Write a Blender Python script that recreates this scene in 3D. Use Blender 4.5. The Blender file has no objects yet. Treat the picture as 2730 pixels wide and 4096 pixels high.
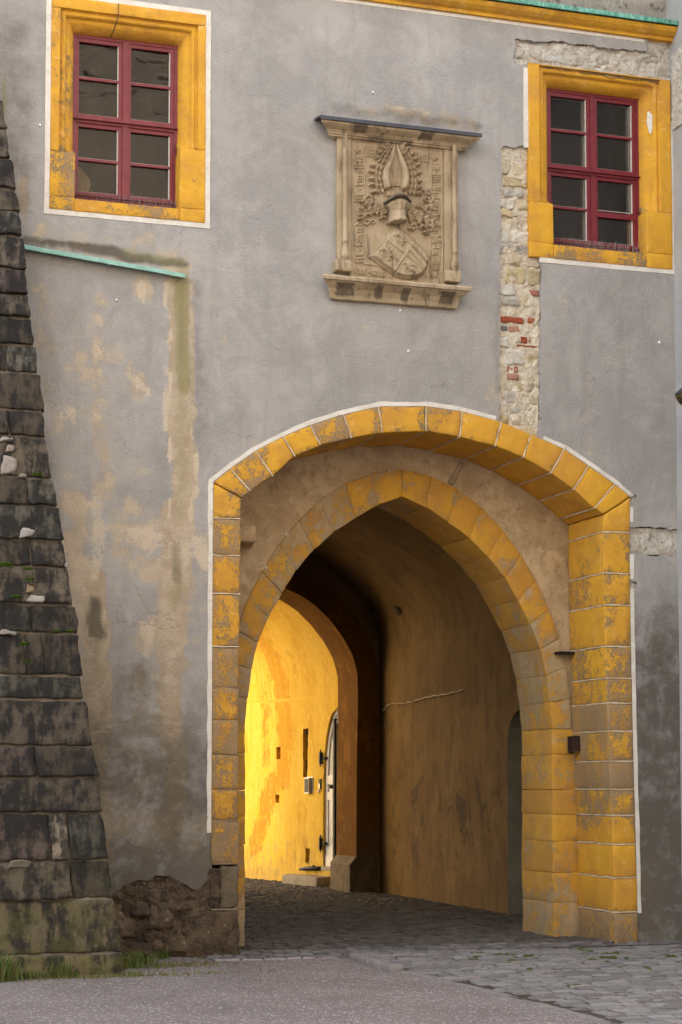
import bpy, bmesh, math, random
import numpy as np
from mathutils import Vector, noise as mnoise
from mathutils.geometry import delaunay_2d_cdt

random.seed(7); RNG = np.random.default_rng(7)
scene = bpy.context.scene
COL = scene.collection

# ------------------------------------------------------------------ camera
W_PX, H_PX = 2730, 4096
FPX = 7500.0
YAW, TILT = math.radians(18), math.radians(4)
U0, PPV = 1365.0, 3120 - 7500 * math.tan(math.radians(4))
FW = np.array([math.sin(YAW) * math.cos(TILT), math.cos(YAW) * math.cos(TILT), math.sin(TILT)])
RT = np.array([math.cos(YAW), -math.sin(YAW), 0.0])
UP = np.cross(RT, FW)
CAM = np.array([-4.456, -16.731, 1.6])
cd = bpy.data.cameras.new('camera'); cam = bpy.data.objects.new('camera', cd); COL.objects.link(cam)
cam.location = CAM
cam.rotation_euler = (math.pi / 2 + TILT, 0, -YAW)
cd.sensor_fit = 'VERTICAL'; cd.sensor_height = 36; cd.sensor_width = 24
cd.lens = FPX / H_PX * 36
cd.shift_y = (PPV - H_PX / 2) / H_PX
cd.clip_end = 500
scene.camera = cam

# ------------------------------------------------------------------ world, sun, exposure
SUN_EL, SUN_AZ = math.radians(18), (0.74, 0.67)
world = bpy.data.worlds.new('World'); scene.world = world; world.use_nodes = True
wn = world.node_tree; wn.nodes.clear()
sky = wn.nodes.new('ShaderNodeTexSky'); sky.sky_type = 'NISHITA'; sky.sun_disc = False
sky.sun_elevation = SUN_EL; sky.sun_rotation = math.atan2(SUN_AZ[0], SUN_AZ[1])
sky.dust_density = 2.0
hs = wn.nodes.new('ShaderNodeHueSaturation'); hs.inputs['Saturation'].default_value = 0.30
bg = wn.nodes.new('ShaderNodeBackground'); bg.inputs['Strength'].default_value = 0.15
wo = wn.nodes.new('ShaderNodeOutputWorld')
wn.links.new(sky.outputs[0], hs.inputs['Color']); wn.links.new(hs.outputs[0], bg.inputs['Color']); wn.links.new(bg.outputs[0], wo.inputs['Surface'])
sd = bpy.data.lights.new('sun', 'SUN'); sun = bpy.data.objects.new('sun', sd); COL.objects.link(sun)
sd.energy = 5.0; sd.angle = math.radians(0.5); sd.color = (1.0, 0.86, 0.62)
SDIR = Vector((SUN_AZ[0], SUN_AZ[1], 0)).normalized() * math.cos(SUN_EL) + Vector((0, 0, math.sin(SUN_EL)))
sun.rotation_euler = SDIR.to_track_quat('Z', 'Y').to_euler()
sun.location = (-20, 30, 20)
scene.view_settings.view_transform = 'Standard'; scene.view_settings.look = 'None'
scene.view_settings.exposure = 3.0; scene.view_settings.gamma = 1.0
scene.render.engine = 'CYCLES'
scene.cycles.max_bounces = 10; scene.cycles.diffuse_bounces = 7; scene.cycles.caustics_reflective = False
scene.cycles.use_denoising = True

# ------------------------------------------------------------------ measuring: pixels of the survey photo to points on real planes
def ray(u, v): return FPX * FW + (u - U0) * RT + (PPV - v) * UP
def onY(u, v, y=0.0):
    r = ray(u, v); return CAM + r * ((y - CAM[1]) / r[1])
def onX(u, v, x):
    r = ray(u, v); return CAM + r * ((x - CAM[0]) / r[0])
def onZ(u, v, z=0.0):
    r = ray(u, v); return CAM + r * ((z - CAM[2]) / r[2])
def XZ(u, v, y=0.0):
    p = onY(u, v, y); return (p[0], p[2])
SF = 2730 / 1568.0
def F(a, b, y=0.0): return XZ(a * SF, b * SF, y)
def projF(x, y, z):
    d0, d1, d2 = x - CAM[0], y - CAM[1], z - CAM[2]
    w = d0 * FW[0] + d1 * FW[1] + d2 * FW[2]
    a = d0 * RT[0] + d1 * RT[1] + d2 * RT[2]; b = d0 * UP[0] + d1 * UP[1] + d2 * UP[2]
    return U0 + FPX * a / w, PPV - FPX * b / w

# ------------------------------------------------------------------ node helper
def srgb(r, g, b):
    f = lambda c: (c / 255 / 12.92) if c / 255 <= 0.04045 else ((c / 255 + 0.055) / 1.055) ** 2.4
    return (f(r), f(g), f(b), 1)
class Mat:
    def __init__(s, name):
        s.m = bpy.data.materials.new(name); s.m.use_nodes = True; s.nt = s.m.node_tree; s.nt.nodes.clear()
        g = s.n('ShaderNodeNewGeometry'); s.pos = g.outputs['Position']; s.nor = g.outputs['Normal']
        s.out = s.n('ShaderNodeOutputMaterial'); s.p = s.n('ShaderNodeBsdfPrincipled')
        s.nt.links.new(s.p.outputs[0], s.out.inputs[0])
    def n(s, t): return s.nt.nodes.new(t)
    def put(s, sock, v):
        if isinstance(v, bpy.types.NodeSocket): s.nt.links.new(v, sock)
        elif isinstance(v, (tuple, list)) and len(v) == 3 and sock.type == 'RGBA': sock.default_value = (*v, 1)
        else: sock.default_value = v
    def sc(s, vec, k):
        q = s.n('ShaderNodeVectorMath'); q.operation = 'MULTIPLY'; s.put(q.inputs[0], vec); q.inputs[1].default_value = k; return q.outputs[0]
    def noise(s, scale, detail=4, rough=0.6, vec=None, dist=0.0, col=False):
        q = s.n('ShaderNodeTexNoise'); s.put(q.inputs['Vector'], vec if vec is not None else s.pos)
        q.inputs['Scale'].default_value = scale; q.inputs['Detail'].default_value = detail; q.inputs['Roughness'].default_value = rough; q.inputs['Distortion'].default_value = dist
        return q.outputs['Color'] if col else q.outputs['Fac']
    def vor(s, scale, feature='F1', vec=None, out='Distance'):
        q = s.n('ShaderNodeTexVoronoi'); q.feature = feature; s.put(q.inputs['Vector'], vec if vec is not None else s.pos); q.inputs['Scale'].default_value = scale
        return q.outputs[out]
    def ma(s, op, a, b=0.0, c=0.0):
        q = s.n('ShaderNodeMath'); q.operation = op; s.put(q.inputs[0], a); s.put(q.inputs[1], b); s.put(q.inputs[2], c); return q.outputs[0]
    def ss(s, x, lo, hi, a=0.0, b=1.0):
        q = s.n('ShaderNodeMapRange'); q.interpolation_type = 'SMOOTHSTEP'; s.put(q.inputs[0], x)
        for i, v in enumerate((lo, hi, a, b)): q.inputs[i + 1].default_value = v
        return q.outputs[0]
    def mix(s, f, a, b, mode='MIX'):
        q = s.n('ShaderNodeMix'); q.data_type = 'RGBA'; q.blend_type = mode; s.put(q.inputs[0], f); s.put(q.inputs[6], a); s.put(q.inputs[7], b); return q.outputs[2]
    def attr(s, name):
        q = s.n('ShaderNodeAttribute'); q.attribute_name = name; return q.outputs['Color'], q.outputs['Alpha']
    def sep(s, c):
        q = s.n('ShaderNodeSeparateColor'); s.put(q.inputs[0], c); return q.outputs
    def xyz(s, v=None):
        q = s.n('ShaderNodeSeparateXYZ'); s.put(q.inputs[0], v if v is not None else s.pos); return q.outputs
    def bump(s, h, strength=0.5, dist=0.01, nrm=None):
        q = s.n('ShaderNodeBump'); s.put(q.inputs['Height'], h); q.inputs['Strength'].default_value = strength; q.inputs['Distance'].default_value = dist
        if nrm is not None: s.put(q.inputs['Normal'], nrm)
        return q.outputs[0]
    def fin(s, col, rough=0.9, nrm=None, metal=0.0, spec=0.3):
        s.put(s.p.inputs['Base Color'], col); s.put(s.p.inputs['Roughness'], rough); s.p.inputs['Metallic'].default_value = metal
        s.p.inputs['Specular IOR Level'].default_value = spec
        if nrm is not None: s.put(s.p.inputs['Normal'], nrm)
        return s.m

def mat_plaster():
    m = Mat('grey_plaster'); c, al = m.attr('stain_shade'); R, G, B = m.sep(c)
    n1 = m.noise(0.9, 5, 0.55); n2 = m.noise(5, 5, 0.65); n3 = m.noise(45, 3, 0.7); n4 = m.noise(220, 2, 0.6)
    streak = m.noise(1.0, 4, 0.6, m.sc(m.pos, (5, 5, 0.7)))
    n6 = m.noise(2.4, 6, .75, dist=.9)
    base = m.mix(m.ss(m.ma('ADD', m.ma('MULTIPLY', n1, .55), m.ma('MULTIPLY', n6, .45)), .38, .62), (.305, .289, .275), (.412, .391, .369))
    base = m.mix(m.ma('MULTIPLY', m.ss(streak, .48, .72), .5), base, (.27, .258, .235))
    base = m.mix(m.ma('MULTIPLY', m.ss(n2, .55, .75), .35), base, (.42, .375, .32))
    tan = m.mix(m.ss(n2, .35, .65), (.385, .30, .21), (.48, .395, .29))
    base = m.mix(m.ma('MULTIPLY', m.ss(m.noise(2.1, 6, .7, dist=.6), .52, .72), .4), base, (.45, .42, .385)); base = m.mix(m.ma('MULTIPLY', m.ss(m.noise(.45, 3, .5), .5, .75), .35), base, (.27, .245, .215))
    tan = m.mix(m.ss(m.vor(60), .18, .05), tan, (.16, .12, .09))
    f = m.ss(m.ma('ADD', m.ma('ADD', R, m.ma('MULTIPLY', m.ma('SUBTRACT', n2, .5), 1.5)), m.ma('MULTIPLY', m.ma('SUBTRACT', n3, .5), .9)), .42, .74)
    f = m.ma('MULTIPLY', f, m.ss(R, .05, .3))
    col = m.mix(f, base, tan)
    lf = m.ss(m.ma('ADD', m.ma('ADD', al, m.ma('MULTIPLY', m.ma('SUBTRACT', n2, .5), 1.2)), m.ma('MULTIPLY', m.ma('SUBTRACT', n3, .5), .8)), .42, .62)
    col = m.mix(m.ma('MULTIPLY', m.ma('MULTIPLY', lf, m.ss(al, .05, .3)), .8), col, (.55, .46, .35))
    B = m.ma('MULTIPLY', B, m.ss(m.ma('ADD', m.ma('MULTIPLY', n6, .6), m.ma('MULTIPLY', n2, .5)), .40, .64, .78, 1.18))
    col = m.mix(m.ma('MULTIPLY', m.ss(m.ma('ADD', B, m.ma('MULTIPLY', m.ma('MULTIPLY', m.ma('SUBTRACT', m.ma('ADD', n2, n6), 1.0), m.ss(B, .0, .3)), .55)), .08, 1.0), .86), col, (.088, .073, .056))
    col = m.mix(m.ma('MULTIPLY', m.ss(m.ma('ADD', G, m.ma('MULTIPLY', m.ma('SUBTRACT', n3, .5), .6)), .15, 1.0), .8), col, (.25, .225, .105))
    col = m.mix(m.ma('MULTIPLY', m.ss(m.vor(9), .045, .02), .8), col, (.09, .075, .065))
    crk = m.ss(m.vor(.9, 'DISTANCE_TO_EDGE', m.mix(.25, m.pos, m.noise(3, 4, .7, col=True), 'ADD')), .004, .0); crk = m.ma('MULTIPLY', crk, m.ss(m.noise(.7, 2), .5, .6))
    col = m.mix(m.ma('MULTIPLY', crk, .45), col, (.12, .10, .085))
    h = m.ma('ADD', m.ma('ADD', m.ma('MULTIPLY', n2, 1.2), m.ma('MULTIPLY', n3, .75)), m.ma('ADD', m.ma('MULTIPLY', n4, .25), m.ma('MULTIPLY', f, -.35)))
    return m.fin(col, .95, m.bump(h, .7, .025), spec=.15)

YEL = (.70, .375, .030)
def mat_yellow(name='ochre_painted_stone', yel=YEL, stone=(.29, .195, .10), dark=(.12, .095, .07), fine=1.0, dull=0.0, spec=.25):
    m = Mat(name); c, al = m.attr('wear'); R, G, B = m.sep(c)
    n1 = m.noise(2.3, 4, .6); n2 = m.noise(11 * fine, 6, .72, dist=.4); n3 = m.noise(60, 4, .7); n0 = m.noise(4, 3, .5, m.sc(m.pos, (1, 1, .5)))
    y = m.mix(m.ss(n1, .3, .7), yel, (yel[0] * .86, yel[1] * .80, yel[2] * 1.1))
    y = m.mix(m.ma('MULTIPLY', m.ss(n3, .5, .75), .4), y, (yel[0] * .72, yel[1] * .66, yel[2] * 1.6))
    y = m.mix(m.ma('MULTIPLY', m.ss(m.noise(1.7, 6, .72, dist=.5), .46, .66), .5), y, (yel[0] * .55, yel[1] * .50, yel[2] * 2.0)); y = m.mix(m.ma('MULTIPLY', m.ss(m.noise(7, 6, .75), .56, .66), .45), y, (yel[0] * 1.12, yel[1] * 1.30, yel[2] * 6))
    if dull: y = m.mix(dull, y, (.36, .22, .06))
    st = m.mix(m.ss(n1, .35, .65), stone, (stone[0] * 1.25, stone[1] * 1.2, stone[2] * 1.15))
    st = m.mix(m.ma('MULTIPLY', m.ss(n3, .5, .7), .6), st, dark)
    y = m.mix(m.ma('MULTIPLY', G, .5), y, (yel[0] * .74, yel[1] * .66, yel[2] * 1.2)); y = m.mix(m.ma('MULTIPLY', m.ss(m.noise(3.1, 5, .7), .5, .72), .35), y, (.42, .21, .03))
    R = m.ma('ADD', R, m.ma('MULTIPLY', m.ma('MULTIPLY', m.ma('SUBTRACT', n3, .5), R), 2.4))
    w = m.ma('ADD', R, m.ma('ADD', m.ma('MULTIPLY', m.ma('SUBTRACT', n2, .5), 1.35), m.ma('MULTIPLY', m.ma('SUBTRACT', n0, .5), 1.0)))
    f = m.ss(w, .50, .60)
    col = m.mix(f, y, st)
    col = m.mix(m.ma('MULTIPLY', m.ss(m.ma('ADD', B, m.ma('MULTIPLY', m.ma('SUBTRACT', n2, .5), .9)), .2, .9), .85), col, dark)
    h = m.ma('ADD', m.ma('MULTIPLY', n2, .9), m.ma('ADD', m.ma('MULTIPLY', n3, .5), m.ma('MULTIPLY', f, -.35)))
    return m.fin(col, .8, m.bump(h, .75, .02), spec=spec)

def mat_simple(name, a, b, scale=8, rough=.85, bscale=40, bst=.4, bd=.006, metal=0, spec=.3, spots=None, vec=None):
    m = Mat(name); v = m.sc(m.pos, vec) if vec else m.pos
    n = m.noise(scale, 5, .65, v); n2 = m.noise(bscale, 4, .7)
    col = m.mix(m.ss(m.ma('ADD', m.ma('MULTIPLY', n, .75), m.ma('MULTIPLY', n2, .25)), .36, .64), a, b)
    if spots: col = m.mix(m.ss(m.noise(scale * 2.3, 4, .7, dist=.5), spots[1], spots[1] + .1), col, spots[0])
    return m.fin(col, rough, m.bump(m.ma('ADD', n2, m.ma('MULTIPLY', n, .5)), bst, bd), metal, spec)

def mat_tinted(name, k=1.0, bst=.6, dark=(.03, .027, .025), dk=.8, soft=(.42, .62), scale=6, moss=0.0):
    """stones that carry their own colour in the attribute 'tint'"""
    m = Mat(name); c, al = m.attr('tint')
    n = m.noise(scale, 6, .7); n2 = m.noise(38, 5, .75); st = m.noise(3, 4, .65, m.sc(m.pos, (3.5, 3.5, .6)))
    col = m.mix(m.ss(n2, .3, .7), m.mix(.25, c, (0, 0, 0, 1)), c)
    col = m.mix(m.ma('MULTIPLY', m.ss(m.ma('ADD', m.ma('MULTIPLY', n, .5), m.ma('MULTIPLY', st, .5)), soft[0], soft[1]), dk), col, dark)
    if moss:
        z = m.xyz()[2]
        f = m.ma('MULTIPLY', m.ss(z, 1.3, -.1), m.ss(m.noise(7, 5, .7), .42, .6))
        col = m.mix(m.ma('MULTIPLY', f, moss), col, (.10, .10, .025))
    h = m.ma('ADD', n2, m.ma('MULTIPLY', n, .8))
    return m.fin(col, .92, m.bump(h, bst, .02), spec=.2)

def mat_asphalt():
    m = Mat('gravelled_asphalt'); n = m.noise(1.1, 5, .6); v = m.vor(75, out='Color'); n2 = m.noise(60, 3, .8); n3 = m.noise(4, 4, .7)
    vv = m.sep(v)[0]
    col = m.mix(m.ss(n, .3, .7), (.20, .166, .156), (.275, .232, .22))
    col = m.mix(m.ma('MULTIPLY', vv, .6), col, (.115, .095, .088))
    col = m.mix(m.ss(vv, .88, .96), col, (.50, .46, .44))
    col = m.mix(m.ma('MULTIPLY', m.ss(n3, .55, .75), .35), col, (.17, .135, .115))
    return m.fin(col, .93, m.bump(m.ma('ADD', m.vor(75), m.ma('MULTIPLY', n2, 1.0)), .9, .012), spec=.2)

def mat_yellow_wall():
    m = Mat('peeling_yellow_limewash'); v = m.sc(m.pos, (1.5, 1.5, .75)); c, al = m.attr('peel'); R, G, B = m.sep(c)
    n1 = m.noise(1.3, 6, .66, v, dist=.6); n2 = m.noise(5, 6, .7, v); n3 = m.noise(40, 4, .7); n4 = m.noise(13, 5, .7, m.sc(m.pos, (1.6, 1.6, .5))); z = m.xyz()[2]
    light = m.mix(m.ss(n2, .35, .65), (.82, .475, .030), (.86, .56, .085))
    mid = m.mix(m.ss(n1, .3, .7), (.58, .33, .028), (.66, .41, .05))
    deep = m.mix(m.ss(n3, .35, .65), (.55, .25, .010), (.62, .315, .018))
    base = m.mix(G, mid, light)
    f = m.ss(m.ma('ADD', m.ma('ADD', R, m.ma('MULTIPLY', m.ma('SUBTRACT', n2, .5), 1.1)), m.ma('MULTIPLY', m.ma('SUBTRACT', n4, .5), .9)), .47, .53)
    col = m.mix(m.ma('MULTIPLY', f, .95), base, deep); col = m.mix(m.ma('MULTIPLY', m.ss(m.noise(3.2, 7, .75, m.sc(m.pos, (2, 2, .5)), dist=.5), .5, .68), .5), col, (.44, .22, .012)); col = m.mix(m.ma('MULTIPLY', m.ss(n4, .56, .66), .35), col, (.90, .68, .20))
    f2 = m.ma('MULTIPLY', m.ss(m.ma('ADD', m.ma('ADD', n2, m.ma('MULTIPLY', z, -.30)), m.ma('MULTIPLY', n3, .3)), .40, .75), .7)
    col = m.mix(f2, col, (.36, .22, .07))
    col = m.mix(m.ma('MULTIPLY', m.ss(n1, .6, .8), .3), col, (.50, .28, .04))
    return m.fin(col, .9, m.bump(m.ma('ADD', m.ma('MULTIPLY', n2, .9), m.ma('ADD', m.ma('MULTIPLY', n3, .35), m.ma('MULTIPLY', f, .3))), .6, .02), spec=.2)

def mat_tunnel():
    m = Mat('brown_passage_plaster'); v = m.sc(m.pos, (2, 2, .6)); z = m.xyz()[2]
    n1 = m.noise(1.0, 5, .6); n2 = m.noise(3, 6, .7, v, dist=.3); n3 = m.noise(45, 4, .7)
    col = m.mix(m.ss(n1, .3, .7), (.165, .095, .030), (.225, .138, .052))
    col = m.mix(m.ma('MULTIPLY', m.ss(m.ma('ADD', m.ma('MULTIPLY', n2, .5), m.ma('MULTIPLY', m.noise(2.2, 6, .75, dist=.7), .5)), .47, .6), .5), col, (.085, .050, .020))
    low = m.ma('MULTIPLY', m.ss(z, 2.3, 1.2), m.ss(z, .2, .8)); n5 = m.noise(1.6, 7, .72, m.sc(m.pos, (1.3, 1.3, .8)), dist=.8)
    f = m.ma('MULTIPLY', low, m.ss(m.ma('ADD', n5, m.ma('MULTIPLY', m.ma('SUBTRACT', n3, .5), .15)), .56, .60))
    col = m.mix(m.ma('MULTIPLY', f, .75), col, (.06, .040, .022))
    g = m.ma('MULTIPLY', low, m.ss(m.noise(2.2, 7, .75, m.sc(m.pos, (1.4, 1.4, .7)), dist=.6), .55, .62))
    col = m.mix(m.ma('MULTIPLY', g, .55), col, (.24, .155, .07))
    return m.fin(col, .92, m.bump(m.ma('ADD', m.ma('MULTIPLY', n2, .9), m.ma('MULTIPLY', n3, .25)), .5, .02), spec=.2)

def mat_recess():
    m = Mat('tan_recess_plaster'); n1 = m.noise(2.2, 6, .68); n2 = m.noise(9, 6, .72); n3 = m.noise(60, 4, .7)
    col = m.mix(m.ss(n1, .35, .65), (.34, .235, .13), (.50, .37, .225))
    col = m.mix(m.ma('MULTIPLY', m.ss(n2, .5, .68), .55), col, (.20, .13, .075))
    col = m.mix(m.ma('MULTIPLY', m.ss(m.noise(5, 5, .75), .58, .64), .6), col, (.55, .43, .27))
    return m.fin(col, .93, m.bump(m.ma('ADD', n2, m.ma('MULTIPLY', n3, .3)), .6, .02), spec=.15)

def mat_relief():
    m = Mat('weathered_sandstone'); n1 = m.noise(3.5, 5, .65); n2 = m.noise(14, 6, .7); n3 = m.noise(90, 3, .7)
    st = m.noise(3, 4, .6, m.sc(m.pos, (6, 6, 1)))
    c, al = m.attr('wear'); R, G, B = m.sep(c)
    col = m.mix(m.ss(n1, .35, .65), (.32, .24, .15), (.43, .335, .22))
    col = m.mix(m.ma('MULTIPLY', m.ss(n2, .52, .68), .5), col, (.20, .135, .08))
    col = m.mix(m.ma('MULTIPLY', m.ss(st, .52, .68), .7), col, (.13, .105, .07))
    col = m.mix(m.ma('MULTIPLY', m.ss(n2, .38, .30), .45), col, (.55, .42, .245))
    col = m.mix(m.ma('MULTIPLY', m.ss(m.ma('ADD', B, m.ma('MULTIPLY', m.ma('SUBTRACT', n2, .5), 1.0)), .25, .8), .85), col, (.085, .065, .05))
    return m.fin(col, .9, m.bump(m.ma('ADD', n2, m.ma('MULTIPLY', n3, .4)), .5, .012), spec=.2)

def mat_glass(name, tint, bst):
    m = Mat(name); nt = m.nt; nt.nodes.remove(m.p)
    v = m.sc(m.pos, (1, 1, 1.3)); n = m.noise(2.6, 2, .5, v, dist=.9)
    b = m.bump(n, bst, .05)
    gl = m.n('ShaderNodeBsdfGlossy'); gl.inputs['Roughness'].default_value = .03; m.put(gl.inputs['Normal'], b); gl.inputs['Color'].default_value = (.5, .47, .44, 1) if bst > .1 else (.9, .87, .84, 1)
    tr = m.n('ShaderNodeBsdfTransparent'); tr.inputs['Color'].default_value = tint
    df = m.n('ShaderNodeBsdfDiffuse'); df.inputs['Color'].default_value = (.2, .18, .16, 1)
    dm = m.n('ShaderNodeMixShader'); dirt = m.ss(m.noise(9, 5, .7, m.sc(m.pos, (1, 1, .4))), .35, .8, .015, .10); m.put(dm.inputs[0], dirt)
    nt.links.new(tr.outputs[0], dm.inputs[1]); nt.links.new(df.outputs[0], dm.inputs[2])
    fr = m.n('ShaderNodeFresnel'); fr.inputs['IOR'].default_value = 1.6; m.put(fr.inputs['Normal'], b)
    mx = m.n('ShaderNodeMixShader'); nt.links.new(fr.outputs[0], mx.inputs[0]); nt.links.new(dm.outputs[0], mx.inputs[1]); nt.links.new(gl.outputs[0], mx.inputs[2])
    nt.links.new(mx.outputs[0], m.out.inputs[0]); return m.m

def mat_leaf():
    m = Mat('weed_green'); n = m.noise(30, 3, .6)
    return m.fin(m.mix(n, (.04, .08, .012), (.11, .15, .03)), .7)

M = dict(
    plaster=mat_plaster(), yellow=mat_yellow(), tunnel=mat_tunnel(), recess=mat_recess(), ywall=mat_yellow_wall(),
    yellow_shaded=mat_yellow('ochre_shaded_inner_stone', (.165, .074, .006), (.15, .078, .022), fine=.7, spec=.03),  # same ochre paint, albedo lowered to put the inner arch in shade
    yellow_point=mat_yellow('ochre_worn_arch_stone', (.62, .34, .034), (.36, .27, .155), fine=.75),
    white=mat_simple('white_limewash', (.70, .66, .60), (.58, .53, .46), 6, .9, 50, .3, .004, spots=((.38, .34, .29), .60)),
    joint=mat_simple('limewashed_joint', (.66, .56, .42), (.42, .31, .19), 7, .9, 50, .3, .004, spots=((.30, .20, .10), .58)),
    rough_joint=mat_simple('old_mortar', (.36, .27, .18), (.25, .18, .11), 9, .95, 50, .6, .01),
    red=mat_simple('red_window_paint', (.135, .006, .013), (.185, .015, .024), 14, .45, 80, .25, .003, spec=.5, spots=((.10, .03, .03), .66)),
    putty=mat_simple('pale_putty', (.66, .62, .56), (.54, .49, .44), 20, .7, 80, .2, .003),
    inner_white=mat_simple('white_inner_frame', (.74, .72, .68), (.64, .62, .58), 8, .6, 60, .2, .003),
    glass=mat_glass('old_wavy_glass', (.62, .60, .58, 1), .13), glass2=mat_glass('dusty_glass', (.86, .85, .83, 1), .08),
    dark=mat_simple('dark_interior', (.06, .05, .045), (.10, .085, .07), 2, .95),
    copper=mat_simple('verdigris_copper', (.20, .38, .31), (.30, .50, .43), 9, .7, 60, .3, .004, spots=((.09, .10, .075), .62)),
    copper_old=mat_simple('streaked_copper_gutter', (.05, .21, .145), (.19, .42, .33), 14, .7, 40, .5, .006, spots=((.06, .05, .05), .55), vec=(2.5, 1, .5)),
    lead=mat_simple('dark_lead', (.035, .033, .042), (.06, .06, .07), 8, .55, 50, .3, .003, spots=((.07, .12, .10), .66)),
    relief=mat_relief(), iron=mat_simple('rusty_iron', (.022, .013, .012), (.05, .026, .018), 30, .7, 90, .5, .004, .3),
    black=mat_simple('black_iron', (.012, .011, .010), (.025, .021, .018), 20, .5, 60, .3, .003, .5),
    wire=mat_simple('steel_wire', (.16, .15, .14), (.24, .22, .20), 30, .5, 60, .1, .001, .6),
    block=mat_tinted('dark_sandstone_block', dk=.92, soft=(.42, .55), dark=(.016, .015, .0145), moss=.45), rubble=mat_tinted('pale_rubble_stone', bst=.9, dark=(.26, .18, .10), dk=.45, soft=(.52, .66), scale=14),
    rubble_dark=mat_tinted('dark_rubble_stone', bst=1.0, dark=(.028, .02, .015), dk=.7, soft=(.46, .6), scale=9),
    mortar=mat_simple('buttress_mortar', (.12, .098, .075), (.20, .165, .13), 9, .95, 45, .8, .015),
    lime_mortar=mat_simple('exposed_lime_mortar', (.52, .44, .33), (.68, .60, .48), 11, .95, 45, .9, .02, spots=((.20, .15, .10), .60)),
    plaster_core=mat_simple('broken_grey_mortar', (.42, .37, .31), (.60, .56, .49), 10, .95, 40, .9, .02, spots=((.20, .175, .15), .60)),
    base_rubble=mat_simple('dark_base_rubble', (.045, .030, .021), (.135, .094, .062), 5, .95, 28, 1.0, .03, spots=((.30, .24, .17), .62)),
    asphalt=mat_asphalt(), sett=mat_tinted('granite_sett', dk=.35, soft=(.5, .7), dark=(.04, .035, .03), bst=.5), bed=mat_simple('paving_joint_soil', (.035, .028, .022), (.06, .048, .036), 12, .97, 50, .7, .01),
    kerb=mat_simple('kerb_granite', (.15, .132, .124), (.225, .20, .19), 8, .9, 50, .6, .012, spots=((.12, .10, .09), .6)),
    kerb_pale=mat_simple('pale_edging_stone', (.21, .185, .178), (.33, .295, .285), 8, .9, 50, .5, .01, spots=((.2, .17, .16), .6)),
    leaf=mat_leaf(), moss=mat_simple('dark_moss', (.03, .045, .008), (.08, .09, .02), 20, .95),
    straw=mat_simple('dry_grass', (.16, .12, .04), (.10, .11, .03), 20, .9),
    upper=mat_simple('weathered_upper_plaster', (.20, .175, .14), (.30, .27, .23), 3, .95, 40, .6, .015, spots=((.10, .085, .06), .56)),
    side=mat_simple('pale_grey_side_plaster', (.32, .312, .305), (.385, .376, .368), 2, .95, 60, .5, .01),
    door=mat_simple('white_door_paint', (.78, .74, .66), (.68, .63, .55), 7, .6, 60, .2, .003),
    groove=mat_simple('door_groove', (.10, .07, .045), (.14, .10, .06), 9, .9),
    brass=mat_simple('tarnished_brass', (.055, .036, .014), (.13, .09, .035), 10, .45, 60, .2, .003, .7),
    zinc=mat_simple('brushed_steel_box', (.32, .31, .28), (.42, .41, .37), 10, .35, 60, .1, .002, .5),
    brickred=mat_simple('old_brick', (.30, .085, .045), (.42, .20, .13), 18, .95, 50, .8, .01),
    stepstone=mat_simple('worn_step_stone', (.24, .20, .14), (.34, .28, .20), 8, .9, 40, .7, .012),
    cable=mat_simple('pale_cable', (.42, .33, .20), (.34, .26, .15), 20, .6),
    roof=mat_simple('clay_roof_tiles', (.07, .038, .028), (.11, .06, .042), 10, .9, 30, .6, .02), court=mat_simple('courtyard_plaster', (.17, .16, .15), (.24, .225, .21), 1.5, .95),
    pebbledash=mat_simple('small_white_cap', (.75, .74, .72), (.66, .65, .63), 20, .6),
)

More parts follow.
